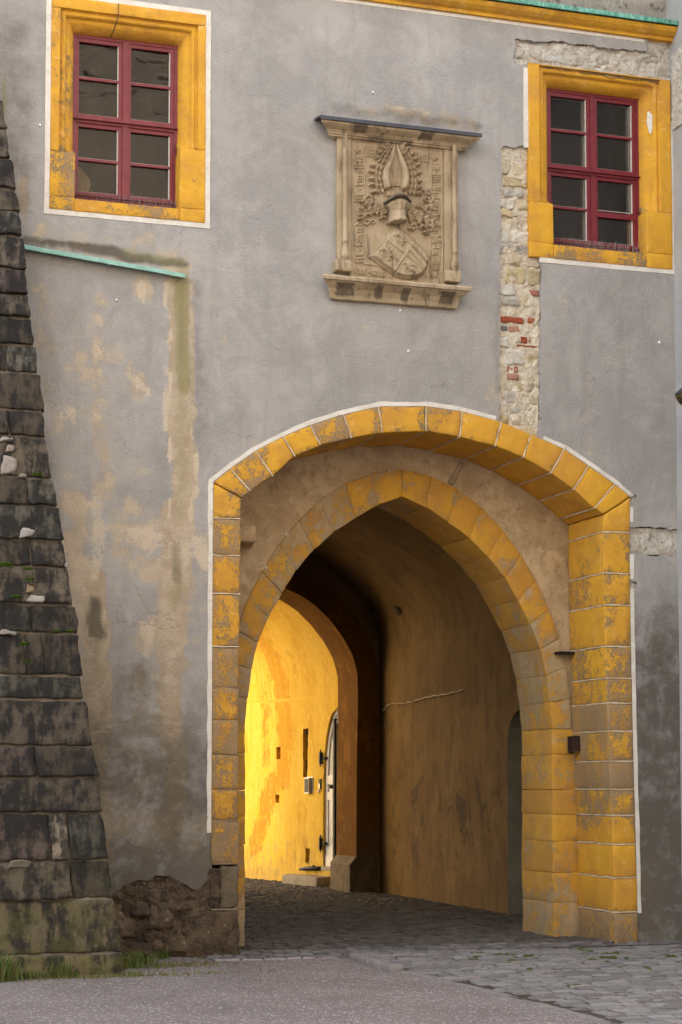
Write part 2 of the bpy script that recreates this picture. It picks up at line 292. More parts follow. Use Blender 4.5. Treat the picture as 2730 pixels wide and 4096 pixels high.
# ------------------------------------------------------------------ mesh helpers
def nz(p, s=1.0, off=0.0):
    return mnoise.noise(Vector((p[0] * s + off, p[1] * s + off * 1.7, p[2] * s - off)))
class MB:
    def __init__(s): s.v = []; s.f = []; s.attrs = {}
    def add(s, verts, faces):
        o = len(s.v); s.v.extend([tuple(map(float, p)) for p in verts]); s.f.extend([tuple(i + o for i in f) for f in faces]); return o
    def tag(s, name, start, col):
        a = s.attrs.setdefault(name, {})
        for i in range(start, len(s.v)): a[i] = col
    def box(s, x0, x1, y0, y1, z0, z1):
        return s.add([(x0, y0, z0), (x1, y0, z0), (x1, y1, z0), (x0, y1, z0), (x0, y0, z1), (x1, y0, z1), (x1, y1, z1), (x0, y1, z1)],
                     [(0, 3, 2, 1), (4, 5, 6, 7), (0, 1, 5, 4), (1, 2, 6, 5), (2, 3, 7, 6), (3, 0, 4, 7)])
    def prism(s, poly, y0, y1):                      # poly in (x,z), extruded along y
        n = len(poly); v = [(x, y0, z) for x, z in poly] + [(x, y1, z) for x, z in poly]
        return s.add(v, [tuple(range(n)), tuple(range(2 * n - 1, n - 1, -1))] + [(i, i + n, (i + 1) % n + n, (i + 1) % n) for i in range(n)])
    def extr_x(s, prof, x0, x1, close=True, nseg=1, wob=0.0):   # prof in (y,z), extruded along x
        n = len(prof); xs = np.linspace(x0, x1, nseg + 1); v = []
        for x in xs:
            for (y, z) in prof:
                k = wob * nz((x, y * 3, z * 3), 3.0); v.append((x, y + k, z + k * .7))
        fs = []
        for j in range(nseg):
            for i in range(n if close else n - 1):
                a, b = i, (i + 1) % n; fs.append((j * n + a, (j + 1) * n + a, (j + 1) * n + b, j * n + b))
        if close: fs += [tuple(range(n)), tuple(range(nseg * n + n - 1, nseg * n - 1, -1))]
        return s.add(v, fs)
    def tube(s, pts, r, k=6, cap=True):
        pts = [Vector(p) for p in pts]; n = len(pts); rr = r if hasattr(r, '__len__') else [r] * n; v = []; fs = []
        for i, p in enumerate(pts):
            t = (pts[min(i + 1, n - 1)] - pts[max(i - 1, 0)]).normalized(); a = t.orthogonal().normalized()
            if abs(t.z) < .9: a = (Vector((0, 0, 1)) - t * t.z).normalized()
            b = t.cross(a)
            for j in range(k):
                g = 2 * math.pi * j / k; v.append(p + (a * math.cos(g) + b * math.sin(g)) * rr[i])
        for i in range(n - 1):
            for j in range(k): fs.append((i * k + j, i * k + (j + 1) % k, (i + 1) * k + (j + 1) % k, (i + 1) * k + j))
        if cap: fs += [tuple(range(k - 1, -1, -1)), tuple((n - 1) * k + j for j in range(k))]
        return s.add(v, fs)
    def lathe(s, prof, c, k=20, axis=Vector((0, 0, 1)), half=False):   # prof (r, h)
        axis = axis.normalized(); a = axis.orthogonal().normalized(); b = axis.cross(a); c = Vector(c); v = []; fs = []
        for r, h in prof:
            for j in range(k):
                g = 2 * math.pi * j / k; v.append(c + axis * h + (a * math.cos(g) + b * math.sin(g)) * r)
        for i in range(len(prof) - 1):
            for j in range(k): fs.append((i * k + j, i * k + (j + 1) % k, (i + 1) * k + (j + 1) % k, (i + 1) * k + j))
        fs += [tuple(range(k - 1, -1, -1)), tuple((len(prof) - 1) * k + j for j in range(k))]
        return s.add(v, fs)
    edge = ()
    def block(s, c8, n=(5, 5, 4), bev=.012, amp=.006, ns=7.0, off=0.0, pull=.45):
        """rounded rough hexahedron; c8 = front four (BL,BR,TR,TL) then back four"""
        c8 = [np.array(p, float) for p in c8]
        L = [np.linalg.norm(c8[1] - c8[0]), np.linalg.norm(c8[3] - c8[0]), np.linalg.norm(c8[4] - c8[0])]
        ax = []
        for i in range(3):
            e = min(bev / max(L[i], 1e-4), .3); m = max(n[i], 1)
            ax.append([0.0, e] + [e + (1 - 2 * e) * q / m for q in range(1, m)] + [1 - e, 1.0])
        idx = {}; vs = []; fs = []; s.edge = []
        cen = sum(c8) / 8
        def P(i, j, k):
            key = (i, j, k)
            if key in idx: return idx[key]
            u, v, w = ax[0][i], ax[1][j], ax[2][k]
            fr = (c8[0] * (1 - u) + c8[1] * u) * (1 - v) + (c8[3] * (1 - u) + c8[2] * u) * v
            bk = (c8[4] * (1 - u) + c8[5] * u) * (1 - v) + (c8[7] * (1 - u) + c8[6] * u) * v
            p = fr * (1 - w) + bk * w
            ext = [(i in (0, len(ax[0]) - 1)), (j in (0, len(ax[1]) - 1)), (k in (0, len(ax[2]) - 1))]
            if sum(ext) >= 2:
                d = cen - p; d = d / (np.linalg.norm(d) + 1e-9); p = p + d * bev * pull * (sum(ext) - 1)
            if amp:
                q = mnoise.noise_vector(Vector(p * ns) + Vector((off, off * 2, -off))); q2 = mnoise.noise_vector(Vector(p * ns * 3.1))
                p = p + np.array(q) * amp + np.array(q2) * amp * .35
            idx[key] = len(vs); vs.append(p); s.edge.append(sum(ext) >= 2 or (ext[2] and (i in (1, len(ax[0]) - 2) or j in (1, len(ax[1]) - 2)))); return idx[key]
        A, B, C = len(ax[0]) - 1, len(ax[1]) - 1, len(ax[2]) - 1
        for i in range(A):
            for j in range(B):
                fs.append((P(i, j, 0), P(i + 1, j, 0), P(i + 1, j + 1, 0), P(i, j + 1, 0)))
                fs.append((P(i, j, C), P(i, j + 1, C), P(i + 1, j + 1, C), P(i + 1, j, C)))
        for i in range(A):
            for k in range(C):
                fs.append((P(i, 0, k), P(i, 0, k + 1), P(i + 1, 0, k + 1), P(i + 1, 0, k)))
                fs.append((P(i, B, k), P(i + 1, B, k), P(i + 1, B, k + 1), P(i, B, k + 1)))
        for j in range(B):
            for k in range(C):
                fs.append((P(0, j, k), P(0, j + 1, k), P(0, j + 1, k + 1), P(0, j, k + 1)))
                fs.append((P(A, j, k), P(A, j, k + 1), P(A, j + 1, k + 1), P(A, j + 1, k)))
        return s.add(vs, fs)
    def build(s, name, mat, parent=None, smooth=True, attrs=None):
        me = bpy.data.meshes.new(name); base = np.array(parent_world(parent)) if parent is not None else np.zeros(3)
        V = np.array(s.v, float).reshape(-1, 3) - base
        me.from_pydata(V.tolist(), [], s.f); me.update()
        if smooth: me.polygons.foreach_set('use_smooth', [True] * len(me.polygons))
        for an, d in s.attrs.items():
            a = me.color_attributes.new(an, 'FLOAT_COLOR', 'POINT'); buf = np.zeros((len(V), 4), np.float32); buf[:, 3] = 1
            for i, c in d.items(): buf[i, :3] = c[:3]
            a.data.foreach_set('color', buf.ravel())
        if attrs:
            for an, buf in attrs.items():
                a = me.color_attributes.new(an, 'FLOAT_COLOR', 'POINT'); a.data.foreach_set('color', np.asarray(buf, np.float32).ravel())
        me.materials.append(mat); o = bpy.data.objects.new(name, me); COL.objects.link(o)
        if parent is not None: o.parent = parent
        return o
def parent_world(p):
    v = Vector(p.location); q = p.parent
    while q: v = v + q.location; q = q.parent
    return v
def tagp(o, label=None, cat=None, group=None, kind=None):
    if label: o['label'] = label
    if cat: o['category'] = cat
    if group: o['group'] = group
    if kind: o['kind'] = kind
    return o
def thing(name, label, cat, loc=(0, 0, 0), group=None):
    o = bpy.data.objects.new(name, None); COL.objects.link(o); o.location = loc; o.empty_display_size = .1
    return tagp(o, label, cat, group)

def inside(P, poly):
    P = np.asarray(P, float); x, y = P[:, 0], P[:, 1]; r = np.zeros(len(P), bool); n = len(poly)
    for i in range(n):
        x0, y0 = poly[i]; x1, y1 = poly[(i + 1) % n]
        if y0 == y1: continue
        c = ((y0 > y) != (y1 > y)) & (x < (x1 - x0) * (y - y0) / (y1 - y0) + x0); r ^= c
    return r
def jag(poly, amp, step=.035, keep=()):
    """densify a polygon and roughen it like broken plaster"""
    out = []
    n = len(poly)
    for i in range(n):
        a, b = np.array(poly[i]), np.array(poly[(i + 1) % n]); L = np.linalg.norm(b - a); m = max(1, int(L / step))
        for k in range(m):
            p = a + (b - a) * k / m
            if i not in keep:
                q = mnoise.noise_vector(Vector((p[0] * 9, p[1] * 9, 3.3))) * amp + mnoise.noise_vector(Vector((p[0] * 30, p[1] * 30, 1.3))) * amp * .8
                p = p + np.array((q.x, q.y))
            out.append((float(p[0]), float(p[1])))
    return out
def sheet(outer, holes, step, to3d, depth=None, back3d=None):
    """flat wall with holes -> MB; to3d(a,b). hole edges get a lip of back3d"""
    a0 = min(p[0] for p in outer); a1 = max(p[0] for p in outer); b0 = min(p[1] for p in outer); b1 = max(p[1] for p in outer)
    pts = [tuple(p) for p in outer]; edges = [(i, (i + 1) % len(outer)) for i in range(len(outer))]
    for h in holes:
        o = len(pts); pts += [tuple(p) for p in h]; edges += [(o + i, o + (i + 1) % len(h)) for i in range(len(h))]
    if step:
        g = np.array([(x, y) for x in np.arange(a0 + step / 2, a1, step) for y in np.arange(b0 + step / 2, b1, step)])
        g = g + RNG.uniform(-.15, .15, g.shape) * step
        k = inside(g, outer)
        for h in holes: k &= ~inside(g, h)
        pts += [tuple(p) for p in g[k]]
    vo, eo, fo, *_ = delaunay_2d_cdt([Vector(p) for p in pts], edges, [], 0, 1e-5)
    vo = np.array([(p.x, p.y) for p in vo]); fo = np.array([f for f in fo if len(f) == 3])
    c = vo[fo].mean(axis=1); k = inside(c, outer)
    for h in holes: k &= ~inside(c, h)
    fo = fo[k]; used = np.unique(fo); rm = -np.ones(len(vo), int); rm[used] = np.arange(len(used))
    mb = MB(); mb.add([to3d(*p) for p in vo[used]], rm[fo].tolist()); mb.ab = vo[used]
    if back3d:
        for h in holes:
            n = len(h); mb.add([to3d(*p) for p in h] + [back3d(*p) for p in h], [(i, (i + 1) % n, (i + 1) % n + n, i + n) for i in range(n)])
    return mb
def rough_sheet(poly, step, y, amp, ns, to3d=None, off=0.0):
    """displaced backing over a polygon's box, clipped to it"""
    P = np.array(poly); a0, b0 = P.min(0); a1, b1 = P.max(0)
    xs = np.arange(a0, a1 + step, step); zs = np.arange(b0, b1 + step, step); mb = MB(); v = []
    for z in zs:
        for x in xs:
            k = nz((x, off, z), ns, off) * amp + nz((x, off, z), ns * 2.7, off) * amp * .6 + abs(nz((x, off, z), ns * 6, off)) * amp * .4
            v.append((x, y + k, z) if to3d is None else to3d(x, z, k))
    nx = len(xs); fs = []
    C = np.array([(x + step / 2, z + step / 2) for z in zs[:-1] for x in xs[:-1]]); k = inside(C, poly)
    q = 0
    for j in range(len(zs) - 1):
        for i in range(nx - 1):
            if k[q]: fs.append((j * nx + i, j * nx + i + 1, (j + 1) * nx + i + 1, (j + 1) * nx + i))
            q += 1
    mb.add(v, fs); return mb
def mirror(pts, c=1.89): return [(2 * c - x, z) for x, z in pts]
def strip(mb, pa, pb, y, yb):
    """band between two polylines, front at y, edges back to yb"""
    n = len(pa); v = [(x, y, z) for x, z in pa] + [(x, y, z) for x, z in pb] + [(x, yb, z) for x, z in pa] + [(x, yb, z) for x, z in pb]
    fs = []
    for i in range(n - 1):
        fs += [(i, i + 1, n + i + 1, n + i), (2 * n + i, i, i + 1, 2 * n + i + 1)[::-1], (n + i, n + i + 1, 3 * n + i + 1, 3 * n + i)[::-1]]
    mb.add(v, fs)
def offset(pts, d):
    P = np.array(pts); T = np.gradient(P, axis=0); T /= np.linalg.norm(T, axis=1)[:, None]; N = np.stack([-T[:, 1], T[:, 0]], 1); return [tuple(p) for p in P + N * d]
def sdist(A, B, x0, y0, x1, y1):
    dx, dy = x1 - x0, y1 - y0; t = np.clip(((A - x0) * dx + (B - y0) * dy) / (dx * dx + dy * dy + 1e-9), 0, 1)
    return np.hypot(A - x0 - t * dx, B - y0 - t * dy), t
def dens(pts, step):
    out = []
    for a, b in zip(pts[:-1], pts[1:]):
        m = max(1, int(math.dist(a, b) / step))
        for k in range(m): out.append((a[0] + (b[0] - a[0]) * k / m, a[1] + (b[1] - a[1]) * k / m))
    return out + [tuple(pts[-1])]

# ================================================================== GROUND
def ground():
    mb = MB(); mb.add([(-60, -60, 0), (60, -60, 0), (60, 60, 0), (-60, 60, 0)], [(0, 1, 2, 3)])
    tagp(mb.build('ground', M['asphalt'], smooth=False), kind='structure')
    # paved area: soil bed and raised stones
    bed = MB()
    EDGE = [(-.35, -.43), (.55, -.45), (.80, -.50), (.88, -.9), (.90, -1.7), (.98, -2.3), (1.06, -4.0), (1.08, -5.4), (1.2, -9.0)]
    poly = EDGE + [(4.9, -9.0), (4.9, 16), (-1.0, 16), (-1.0, 1.2), (-.35, .9)]
    n = len(poly); bed.add([(x, y, .004) for x, y in poly], [tuple(range(n))])
    tagp(bed.build('paving_bed', M['bed'], smooth=False), kind='structure')
    mb = MB(); P = np.array(poly)
    def sett(cx, cy, a, b, ang, h, tint):
        ca, sa = math.cos(ang), math.sin(ang); k = []
        for (sx, sy, z, q) in [(-1, -1, -.01, 1), (1, -1, -.01, 1), (1, 1, -.01, 1), (-1, 1, -.01, 1),
                               (-1, -1, h * .75, .88), (1, -1, h * .75, .88), (1, 1, h * .75, .88), (-1, 1, h * .75, .88),
                               (-1, -1, h, .55), (1, -1, h, .55), (1, 1, h, .55), (-1, 1, h, .55)]:
            x = sx * a * q * .5 + random.uniform(-.006, .006); y = sy * b * q * .5 + random.uniform(-.006, .006)
            k.append((cx + x * ca - y * sa, cy + x * sa + y * ca, z + random.uniform(-.002, .002)))
        s0 = len(mb.v)
        mb.add(k, [(0, 1, 5, 4), (1, 2, 6, 5), (2, 3, 7, 6), (3, 0, 4, 7), (4, 5, 9, 8), (5, 6, 10, 9), (6, 7, 11, 10), (7, 4, 8, 11), (8, 9, 10, 11)])
        mb.tag('tint', s0, tint)
    def tint(big):
        g = random.uniform(.10, .21) if not big else random.uniform(.16, .28); q = random.random()
        if q < .3: return (g * 1.10, g * .96, g * .96)
        if q < .55: return (g * .99, g * .96, g * .95)
        return (g * 1.04, g * .99, g * .94)
    # passage: small setts laid in shallow arcs
    y = -.42; r = 0
    while y < 14.5:
        b = random.uniform(.085, .115); x = -1.0 + random.uniform(0, .1)
        while x < 4.9:
            a = random.uniform(.09, .15); cx = x + a / 2
            yy = y + .10 * math.sin((cx + .3) * 2.1) * min(1, (y + .42) / 1.0)
            if y > -.2 or cx < .95:
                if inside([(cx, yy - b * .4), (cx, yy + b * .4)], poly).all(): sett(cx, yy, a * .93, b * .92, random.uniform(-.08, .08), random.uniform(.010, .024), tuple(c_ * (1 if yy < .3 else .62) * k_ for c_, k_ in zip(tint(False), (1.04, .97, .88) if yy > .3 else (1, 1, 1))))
            x += a
        y += b; r += 1
    # outside right: larger worn stones
    y = -.24
    while y > -8.9:
        b = random.uniform(.085, .13); x = .9 + random.uniform(0, .15)
        while x < 4.9:
            a = random.uniform(.11, .26); cx = x + a / 2; yy = y - b / 2 + .08 * math.sin(cx * 1.4 + y * .6)
            if inside([(cx - a * .45, yy - b * .45), (cx - a * .45, yy + b * .45)], poly).all(): sett(cx, yy, a * .94, b * .90, random.uniform(-.09, .09), random.uniform(.008, .022), tint(True))
            x += a
        y -= b
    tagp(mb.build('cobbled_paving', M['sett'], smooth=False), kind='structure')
    # pale edging stones along the paving
    mb = MB(); m2 = MB(); ed = dens(EDGE, .02); i = 0; acc = []
    pts = [np.array(p) for p in dens(EDGE, .01)]
    q = 0
    while q < len(pts) - 30:
        L = random.randint(14, 26); a, b = pts[q], pts[min(q + L, len(pts) - 1)]
        if not (55 < q < 0):
            d = (b - a) / np.linalg.norm(b - a); nn = np.array([-d[1], d[0]]); w = random.uniform(.07, .10)
            c = [a + nn * w / 2, b + nn * w / 2, b - nn * w / 2, a - nn * w / 2]; h = random.uniform(.004, .016)
            b0 = [(p[0], p[1]) for p in (a - nn * w / 2 + d * .008, b - nn * w / 2 - d * .008, b + nn * w / 2 - d * .008, a + nn * w / 2 + d * .008)]
            (mb if q < 95 else m2).block([(b0[0][0], b0[0][1], -.02), (b0[1][0], b0[1][1], -.02), (b0[1][0], b0[1][1], h), (b0[0][0], b0[0][1], h),
                      (b0[3][0], b0[3][1], -.02), (b0[2][0], b0[2][1], -.02), (b0[2][0], b0[2][1], h), (b0[3][0], b0[3][1], h)], (2, 1, 2), .012, .006, 9)
        q += L
    tagp(mb.build('kerb_strip', M['kerb_pale']), kind='structure'); tagp(m2.build('kerb_strip', M['kerb']), kind='structure')
ground()

# ================================================================== GATEHOUSE
G = thing('gatehouse', 'grey plastered gatehouse with ochre arched gateway and two red framed windows', 'building', (1.9, 0, 0))

def S(u, v, y=0.0): return XZ(u, v, y)
# ---- arch outlines on the facade
JL = [(523, 1880)]
OUT_L, IN_L = -.27, 0.0
arc_out_px = [(920, 1874), (1022, 1803), (1132, 1746), (1241, 1700), (1374, 1657), (1514, 1626), (1704, 1624), (1849, 1645), (2005, 1687), (2125, 1736), (2258, 1796), (2356, 1862), (2461, 1935)]
arc_in_px = [(1004, 1966), (1091, 1905), (1180, 1826), (1282, 1782), (1407, 1754), (1530, 1732), (1704, 1726), (1839, 1750), (1981, 1785), (2093, 1831), (2202, 1894), (2293, 1960), (2377, 2034)]
AO = [S(*p) for p in arc_out_px]; AI = [S(*p) for p in arc_in_px]
SPL_O, SPL_I = F(489, 1108), F(557, 1145)
SPR_O, SPR_I = F(1449, 1142), F(1385, 1183)
ZL = [F(489, v)[1] for v in (1190, 1275, 1363, 1485, 1580, 1655, 1735, 1815, 1885, 1985, 2090)] + [-.05]
ZR = [S(2416, v)[1] for v in (2127, 2292, 2420, 2585, 2712, 2812, 2925, 3045, 3158, 3262, 3378, 3512, 3650)] + [-.05]
def xr_in(z): return float(np.interp(z, [0, 1, 2, 3.2, 4.3], [3.787, 3.775, 3.732, 3.704, 3.704]))
def xr_out(z): return float(np.interp(z, [0, 1, 2, 3.2, 4.4], [4.045, 4.030, 4.012, 3.998, 4.0]))
OUTLINE = [(OUT_L, -.1), (OUT_L, SPL_O[1])] + AO + [SPR_O] + [(xr_out(z), z) for z in (4.0, 3, 2, 1, 0, -.1)]
ARCHHOLE = [(OUT_L + .012, -.3), (OUT_L + .012, SPL_O[1] - .01)] + [(x + (1.9 - x) * .006, z - .012) for x, z in AO] + [(SPR_O[0] - .012, SPR_O[1] - .01)] + [(xr_out(z) - .012, z) for z in (4.0, 3, 2, 1, 0)] + [(xr_out(0) - .012, -.3)]

# ---- windows (measured)
WIN = []
for d in (dict(o=(198, 829, 820, 899), top=8.775, m=(241, 300, 791, 300, 791, 102), st=(239, 606, 788, 600), jb=(300, 700, 720, 700), zb=(500, 824), kind=1),
          dict(o=(2117, 1030, 2690, 1075), top=8.715, m=(2159, 500, 2641, 600, 2641, 323), st=(2159, 810, 2641, 850), jb=(2213, 900, 2586, 900), zb=(2400, 1006), kind=2)):
    x0, z0 = S(d['o'][0], d['o'][1]); x1, z0b = S(d['o'][2], d['o'][3])
    WIN.append(dict(x0=x0, x1=x1, z0=(z0 + z0b) / 2, z1=d['top'], m0=S(d['m'][0], d['m'][1])[0], m1=S(d['m'][2], d['m'][3])[0], mz=S(d['m'][4], d['m'][5])[1],
                    s0=S(d['st'][0], d['st'][1])[1], s1=S(d['st'][2], d['st'][3])[1], j0=S(d['jb'][0], d['jb'][1])[0], j1=S(d['jb'][2], d['jb'][3])[0], zb=S(*d['zb'], .1)[1], kind=d['kind']))

# ---- facade plaster sheet
CH_A = [S(*p) for p in [(2008, 584), (2122, 582), (2122, 1026), (2166, 1030), (2162, 1400), (2158, 1765), (2000, 1715), (1999, 1400), (2003, 1000)]]
CH_B = [S(*p) for p in [(2056, 255), (2060, 153), (2200, 165), (2400, 185), (2588, 205), (2592, 150), (2712, 163), (2712, 330), (2692, 342), (2640, 330), (2400, 300), (2128, 255)]]
CH_C = [S(*p) for p in [(2512, 2106), (2722, 2116), (2722, 2222), (2512, 2212)]]
CH_D = [S(*p) for p in [(2505, 1977), (2544, 1979), (2544, 2004), (2505, 2004)]]
CH_E = [S(*p) for p in [(2512, 2326), (2547, 2328), (2547, 2353), (2512, 2353)]]
BREAK = [S(*p) for p in [(380, 3640), (446, 3583), (497, 3542), (555, 3523), (593, 3523), (625, 3507), (676, 3500), (714, 3523), (753, 3548), (791, 3558), (823, 3523), (838, 3475), (880, 3475), (880, 3960), (380, 3990)]]
BASE_R = [S(*p) for p in [(2395, 3775), (2440, 3772), (2475, 3755), (2520, 3757), (2555, 3778), (2620, 3778), (2665, 3790), (2690, 3772), (2730, 3765), (2730, 3860), (2395, 3860)]]
holes = [ARCHHOLE]
for w in WIN: holes.append([(w['x0'] + .012, w['z0'] + .012), (w['x1'] - .012, w['z0'] + .012), (w['x1'] - .012, w['z1'] - .012), (w['x0'] + .012, w['z1'] - .012)])
chA, chB, chC, chD, chE = (jag(h, .022, .025) for h in (CH_A, CH_B, CH_C, CH_D, CH_E))
brk = jag(BREAK, .015, .03, keep=(11, 12, 13, 14)); bsr = jag(BASE_R, .012, .03)
holes += [chA, chB, chC, chD, chE, brk, bsr]
WALL_X1 = 4.53
facade = sheet([(-9, -.35), (WALL_X1, -.35), (WALL_X1, 9.12), (-9, 9.12)], holes, .05, lambda a, b: (a, 0.0, b), None, lambda a, b: (a, .07, b))
V = np.array(facade.v)
wig = np.array([nz((x, 0, z), .9) * .006 + nz((x, 5, z), 3) * .0025 for x, y, z in V]); wig[V[:, 1] > .01] = 0
near = V[:, 1] < .01
V[:, 1] += np.where(near, np.minimum(wig, .002) - .001, 0); facade.v = [tuple(p) for p in V]
u, v = projF(V[:, 0], 0 * V[:, 0], V[:, 2]); a, b = u / SF, v / SF
st = np.zeros((len(V), 4))
wob = np.array([nz((x, 2, z), 1.7) for x, y, z in V]); wob2 = np.array([nz((x, 8, z), 4.5) for x, y, z in V])
aw = a + wob * 16 + wob2 * 9; bw = b + wob2 * 14
def stroke(ch, pts, w, s, soft=1.0, va=None):
    pa, pb = (va if va is not None else (aw, bw)); D = np.full(len(V), 1e9)
    if len(pts) == 1: pts = pts * 2
    for (x0, y0), (x1, y1) in zip(pts[:-1], pts[1:]):
        dx, dy = x1 - x0, y1 - y0; L = dx * dx + dy * dy + 1e-9
        t = np.clip(((pa - x0) * dx + (pb - y0) * dy) / L, 0, 1); D = np.minimum(D, np.hypot(pa - x0 - t * dx, pb - y0 - t * dy))
    val = np.clip((w * (1 + soft * .5) - D) / (w * soft), 0, 1) * s
    st[:, ch] = np.maximum(st[:, ch], val)
T, GR, DK = 0, 1, 2
for pts, w, s, soft in [([(415, 640), (418, 1200)], 30, 1, .25), ([(405, 1180), (400, 1500)], 42, .95, .7), ([(400, 1500), (402, 1900)], 26, .9, .35), ([(222, 1330), (225, 1980)], 27, .95, .4),
                       ([(95, 680), (150, 1150)], 35, .5, 1.2), ([(225, 700), (230, 1120)], 30, .62, 1), ([(330, 890)], 32, .75, 1), ([(330, 640), (335, 700)], 28, .6, 1), ([(240, 1160), (460, 1260)], 60, .55, 1.2),
                       ([(180, 1200), (430, 1300), (300, 1750)], 120, .50, 1.3), ([(140, 750), (300, 1100)], 90, .42, 1.4), ([(300, 1240)], 75, .68, 1), ([(370, 1310)], 60, .72, 1), ([(170, 1150), (215, 1850)], 34, .72, .8), ([(240, 1880), (470, 1930)], 70, .62, 1), ([(350, 1440), (330, 1480)], 26, .75, .8),
                       ([(330, 560)], 50, .55, 1), ([(100, 545), (420, 600)], 38, .58, 1), ([(170, 850), (300, 830)], 50, .5, 1.2), ([(60, 420), (60, 500)], 16, .7, 1), ([(820, 245), (1080, 285)], 20, .6, 1),
                       ([(640, 1000), (560, 1030)], 24, .45, 1.2), ([(1130, 830), (1135, 950)], 26, .5, 1.2), ([(1340, 880), (1370, 1060)], 40, .42, 1.3), ([(1500, 1990), (1510, 2130)], 45, .6, 1.1), ([(850, 740), (1000, 760)], 40, .3, 1.3),
                       ([(455, 1230), (470, 1290)], 22, .65, 1), ([(260, 1760), (430, 1860)], 50, .5, 1.2), ([(500, 700), (540, 850)], 50, .3, 1.3)]: stroke(T, pts, w, s, soft)
for pts, w, s, soft in [([(418, 645), (418, 880)], 17, 1, .7), ([(416, 880), (412, 1180)], 16, .45, .8), ([(223, 1400), (222, 1480)], 15, .35, 1), ([(400, 1260), (402, 1400)], 16, .55, 1), ([(225, 1480), (225, 1560)], 12, .4, 1),
                       ([(300, 575), (420, 610)], 14, .6, 1), ([(5, 170), (8, 260)], 9, .8, 1)]: stroke(GR, pts, w, s, soft)
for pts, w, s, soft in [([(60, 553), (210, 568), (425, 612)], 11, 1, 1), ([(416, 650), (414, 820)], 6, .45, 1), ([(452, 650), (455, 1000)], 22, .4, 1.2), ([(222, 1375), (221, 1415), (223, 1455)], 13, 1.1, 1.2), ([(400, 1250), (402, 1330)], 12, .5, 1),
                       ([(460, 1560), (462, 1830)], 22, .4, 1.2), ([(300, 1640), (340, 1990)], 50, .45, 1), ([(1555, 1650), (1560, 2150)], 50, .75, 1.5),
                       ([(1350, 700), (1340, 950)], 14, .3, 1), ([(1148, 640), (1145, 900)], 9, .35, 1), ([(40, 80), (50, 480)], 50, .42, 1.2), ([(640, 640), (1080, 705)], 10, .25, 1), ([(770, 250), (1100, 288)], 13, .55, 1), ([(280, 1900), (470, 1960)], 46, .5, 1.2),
                       ([(20, 350), (120, 900)], 30, .35, 1), ([(250, 2050), (480, 2010)], 190, .92, 1.6), ([(250, 1750), (440, 1850)], 240, .72, 1.7), ([(310, 1560), (310, 1880)], 62, .62, 1.2), ([(200, 1500), (230, 2000)], 50, .45, 1.4), ([(1470, 2110), (1568, 2110)], 170, .62, 1.6), ([(1530, 1550), (1540, 2150)], 160, .85, 1.7), ([(1500, 1850), (1510, 2150)], 110, .95, 1.7), ([(90, 1000), (200, 1900)], 30, .45, 1.5), ([(60, 60), (60, 300)], 90, .3, 1.4), ([(480, 1700), (480, 2000)], 60, .35, 1.3)]: stroke(DK, pts, w, s, soft)  # broad low strokes, chiefly at right, paint the light's fall-off in with the grime
for pts, w, s, soft in [([(388, 650), (386, 1190)], 6, .8, 1), ([(443, 650), (440, 1190)], 6, .8, 1), ([(325, 880), (350, 905)], 14, .7, 1), ([(330, 650), (332, 700)], 12, .6, 1), ([(455, 1240), (480, 1300)], 24, .7, 1), ([(345, 1440), (335, 1500)], 18, .75, 1), ([(300, 1230), (420, 1270)], 40, .6, 1.2), ([(225, 1160), (222, 1330)], 18, .6, 1),
                       ([(350, 1555), (400, 1560)], 12, .7, 1), ([(225, 700), (235, 960)], 24, .5, 1.2), ([(120, 880), (160, 960)], 26, .5, 1.2), ([(400, 1500), (405, 1600)], 26, .5, 1.2), ([(445, 1960), (470, 1980)], 22, .5, 1), ([(600, 560), (900, 900)], 90, .28, 1.5), ([(620, 100), (660, 420)], 70, .25, 1.5), ([(1300, 690), (1330, 760)], 30, .3, 1.3)]: stroke(3, pts, w, s, soft)
facade.build('wall', M['plaster'], G, smooth=False, attrs={'stain_shade': st})

# ---- upper storey, cornice, roof
mb = MB(); prof = [(.0, 9.118), (-.035, 9.12), (-.04, 9.15), (-.075, 9.165), (-.11, 9.19), (-.128, 9.215), (-.13, 9.235), (.12, 9.235), (.12, 9.118)]
s0 = len(mb.v); mb.extr_x(prof, -9, WALL_X1, nseg=90, wob=.004); mb.tag('wear', s0, (.12, 0, .25)); mb.build('cornice', M['yellow'], G, smooth=False)
mb = MB(); mb.extr_x([(-.005, 9.083), (-.006, 9.116), (.0, 9.116), (.0, 9.083)], -9, 4.22, nseg=60, wob=.002); mb.build('painted_line', M['white'], G, smooth=False)
mb = MB(); mb.extr_x([(-.155, 9.236), (-.165, 9.240), (-.163, 9.285), (-.10, 9.30), (.115, 9.37), (.115, 9.34), (-.1, 9.262), (-.145, 9.25)], -9, WALL_X1, nseg=160, wob=.012); mb.build('copper_drip_edge', M['copper_old'], G, smooth=False)
mb = MB(); mb.box(-14, 44, .10, .5, 9.0, 13.2); mb.box(WALL_X1 + .6, 44, .12, .5, -.1, 9.0); mb.box(-14, -9, .0, .5, -.1, 9.0)  # unseen wing running far right, added to shade the courtyard
mb.build('upper_and_shade_wall', M['upper'], G, smooth=False)
mb = MB(); mb.box(-9, OUT_L - .05, .10, 1.5, -.1, 6.3); mb.box(4.08, 4.60, .10, 1.5, -.1, 6.3); mb.box(OUT_L - .05, 4.08, .10, 1.5, 5.65, 6.3); mb.box(-9, 4.6, 1.5, 1.62, 5.6, 9.2); mb.box(4.60, 4.72, .31, 1.62, -.1, 9.2)
mb.build('wall_core', M['mortar'], G, smooth=False)
mb = MB(); mb.extr_x([(-.5, 13.2), (-.5, 13.3), (4.4, 17), (9.2, 13.3), (9.2, 13.2)], -14.3, 44.3); mb.build('roof', M['roof'], G, smooth=False)  # ridge carried on over the wing added for shade

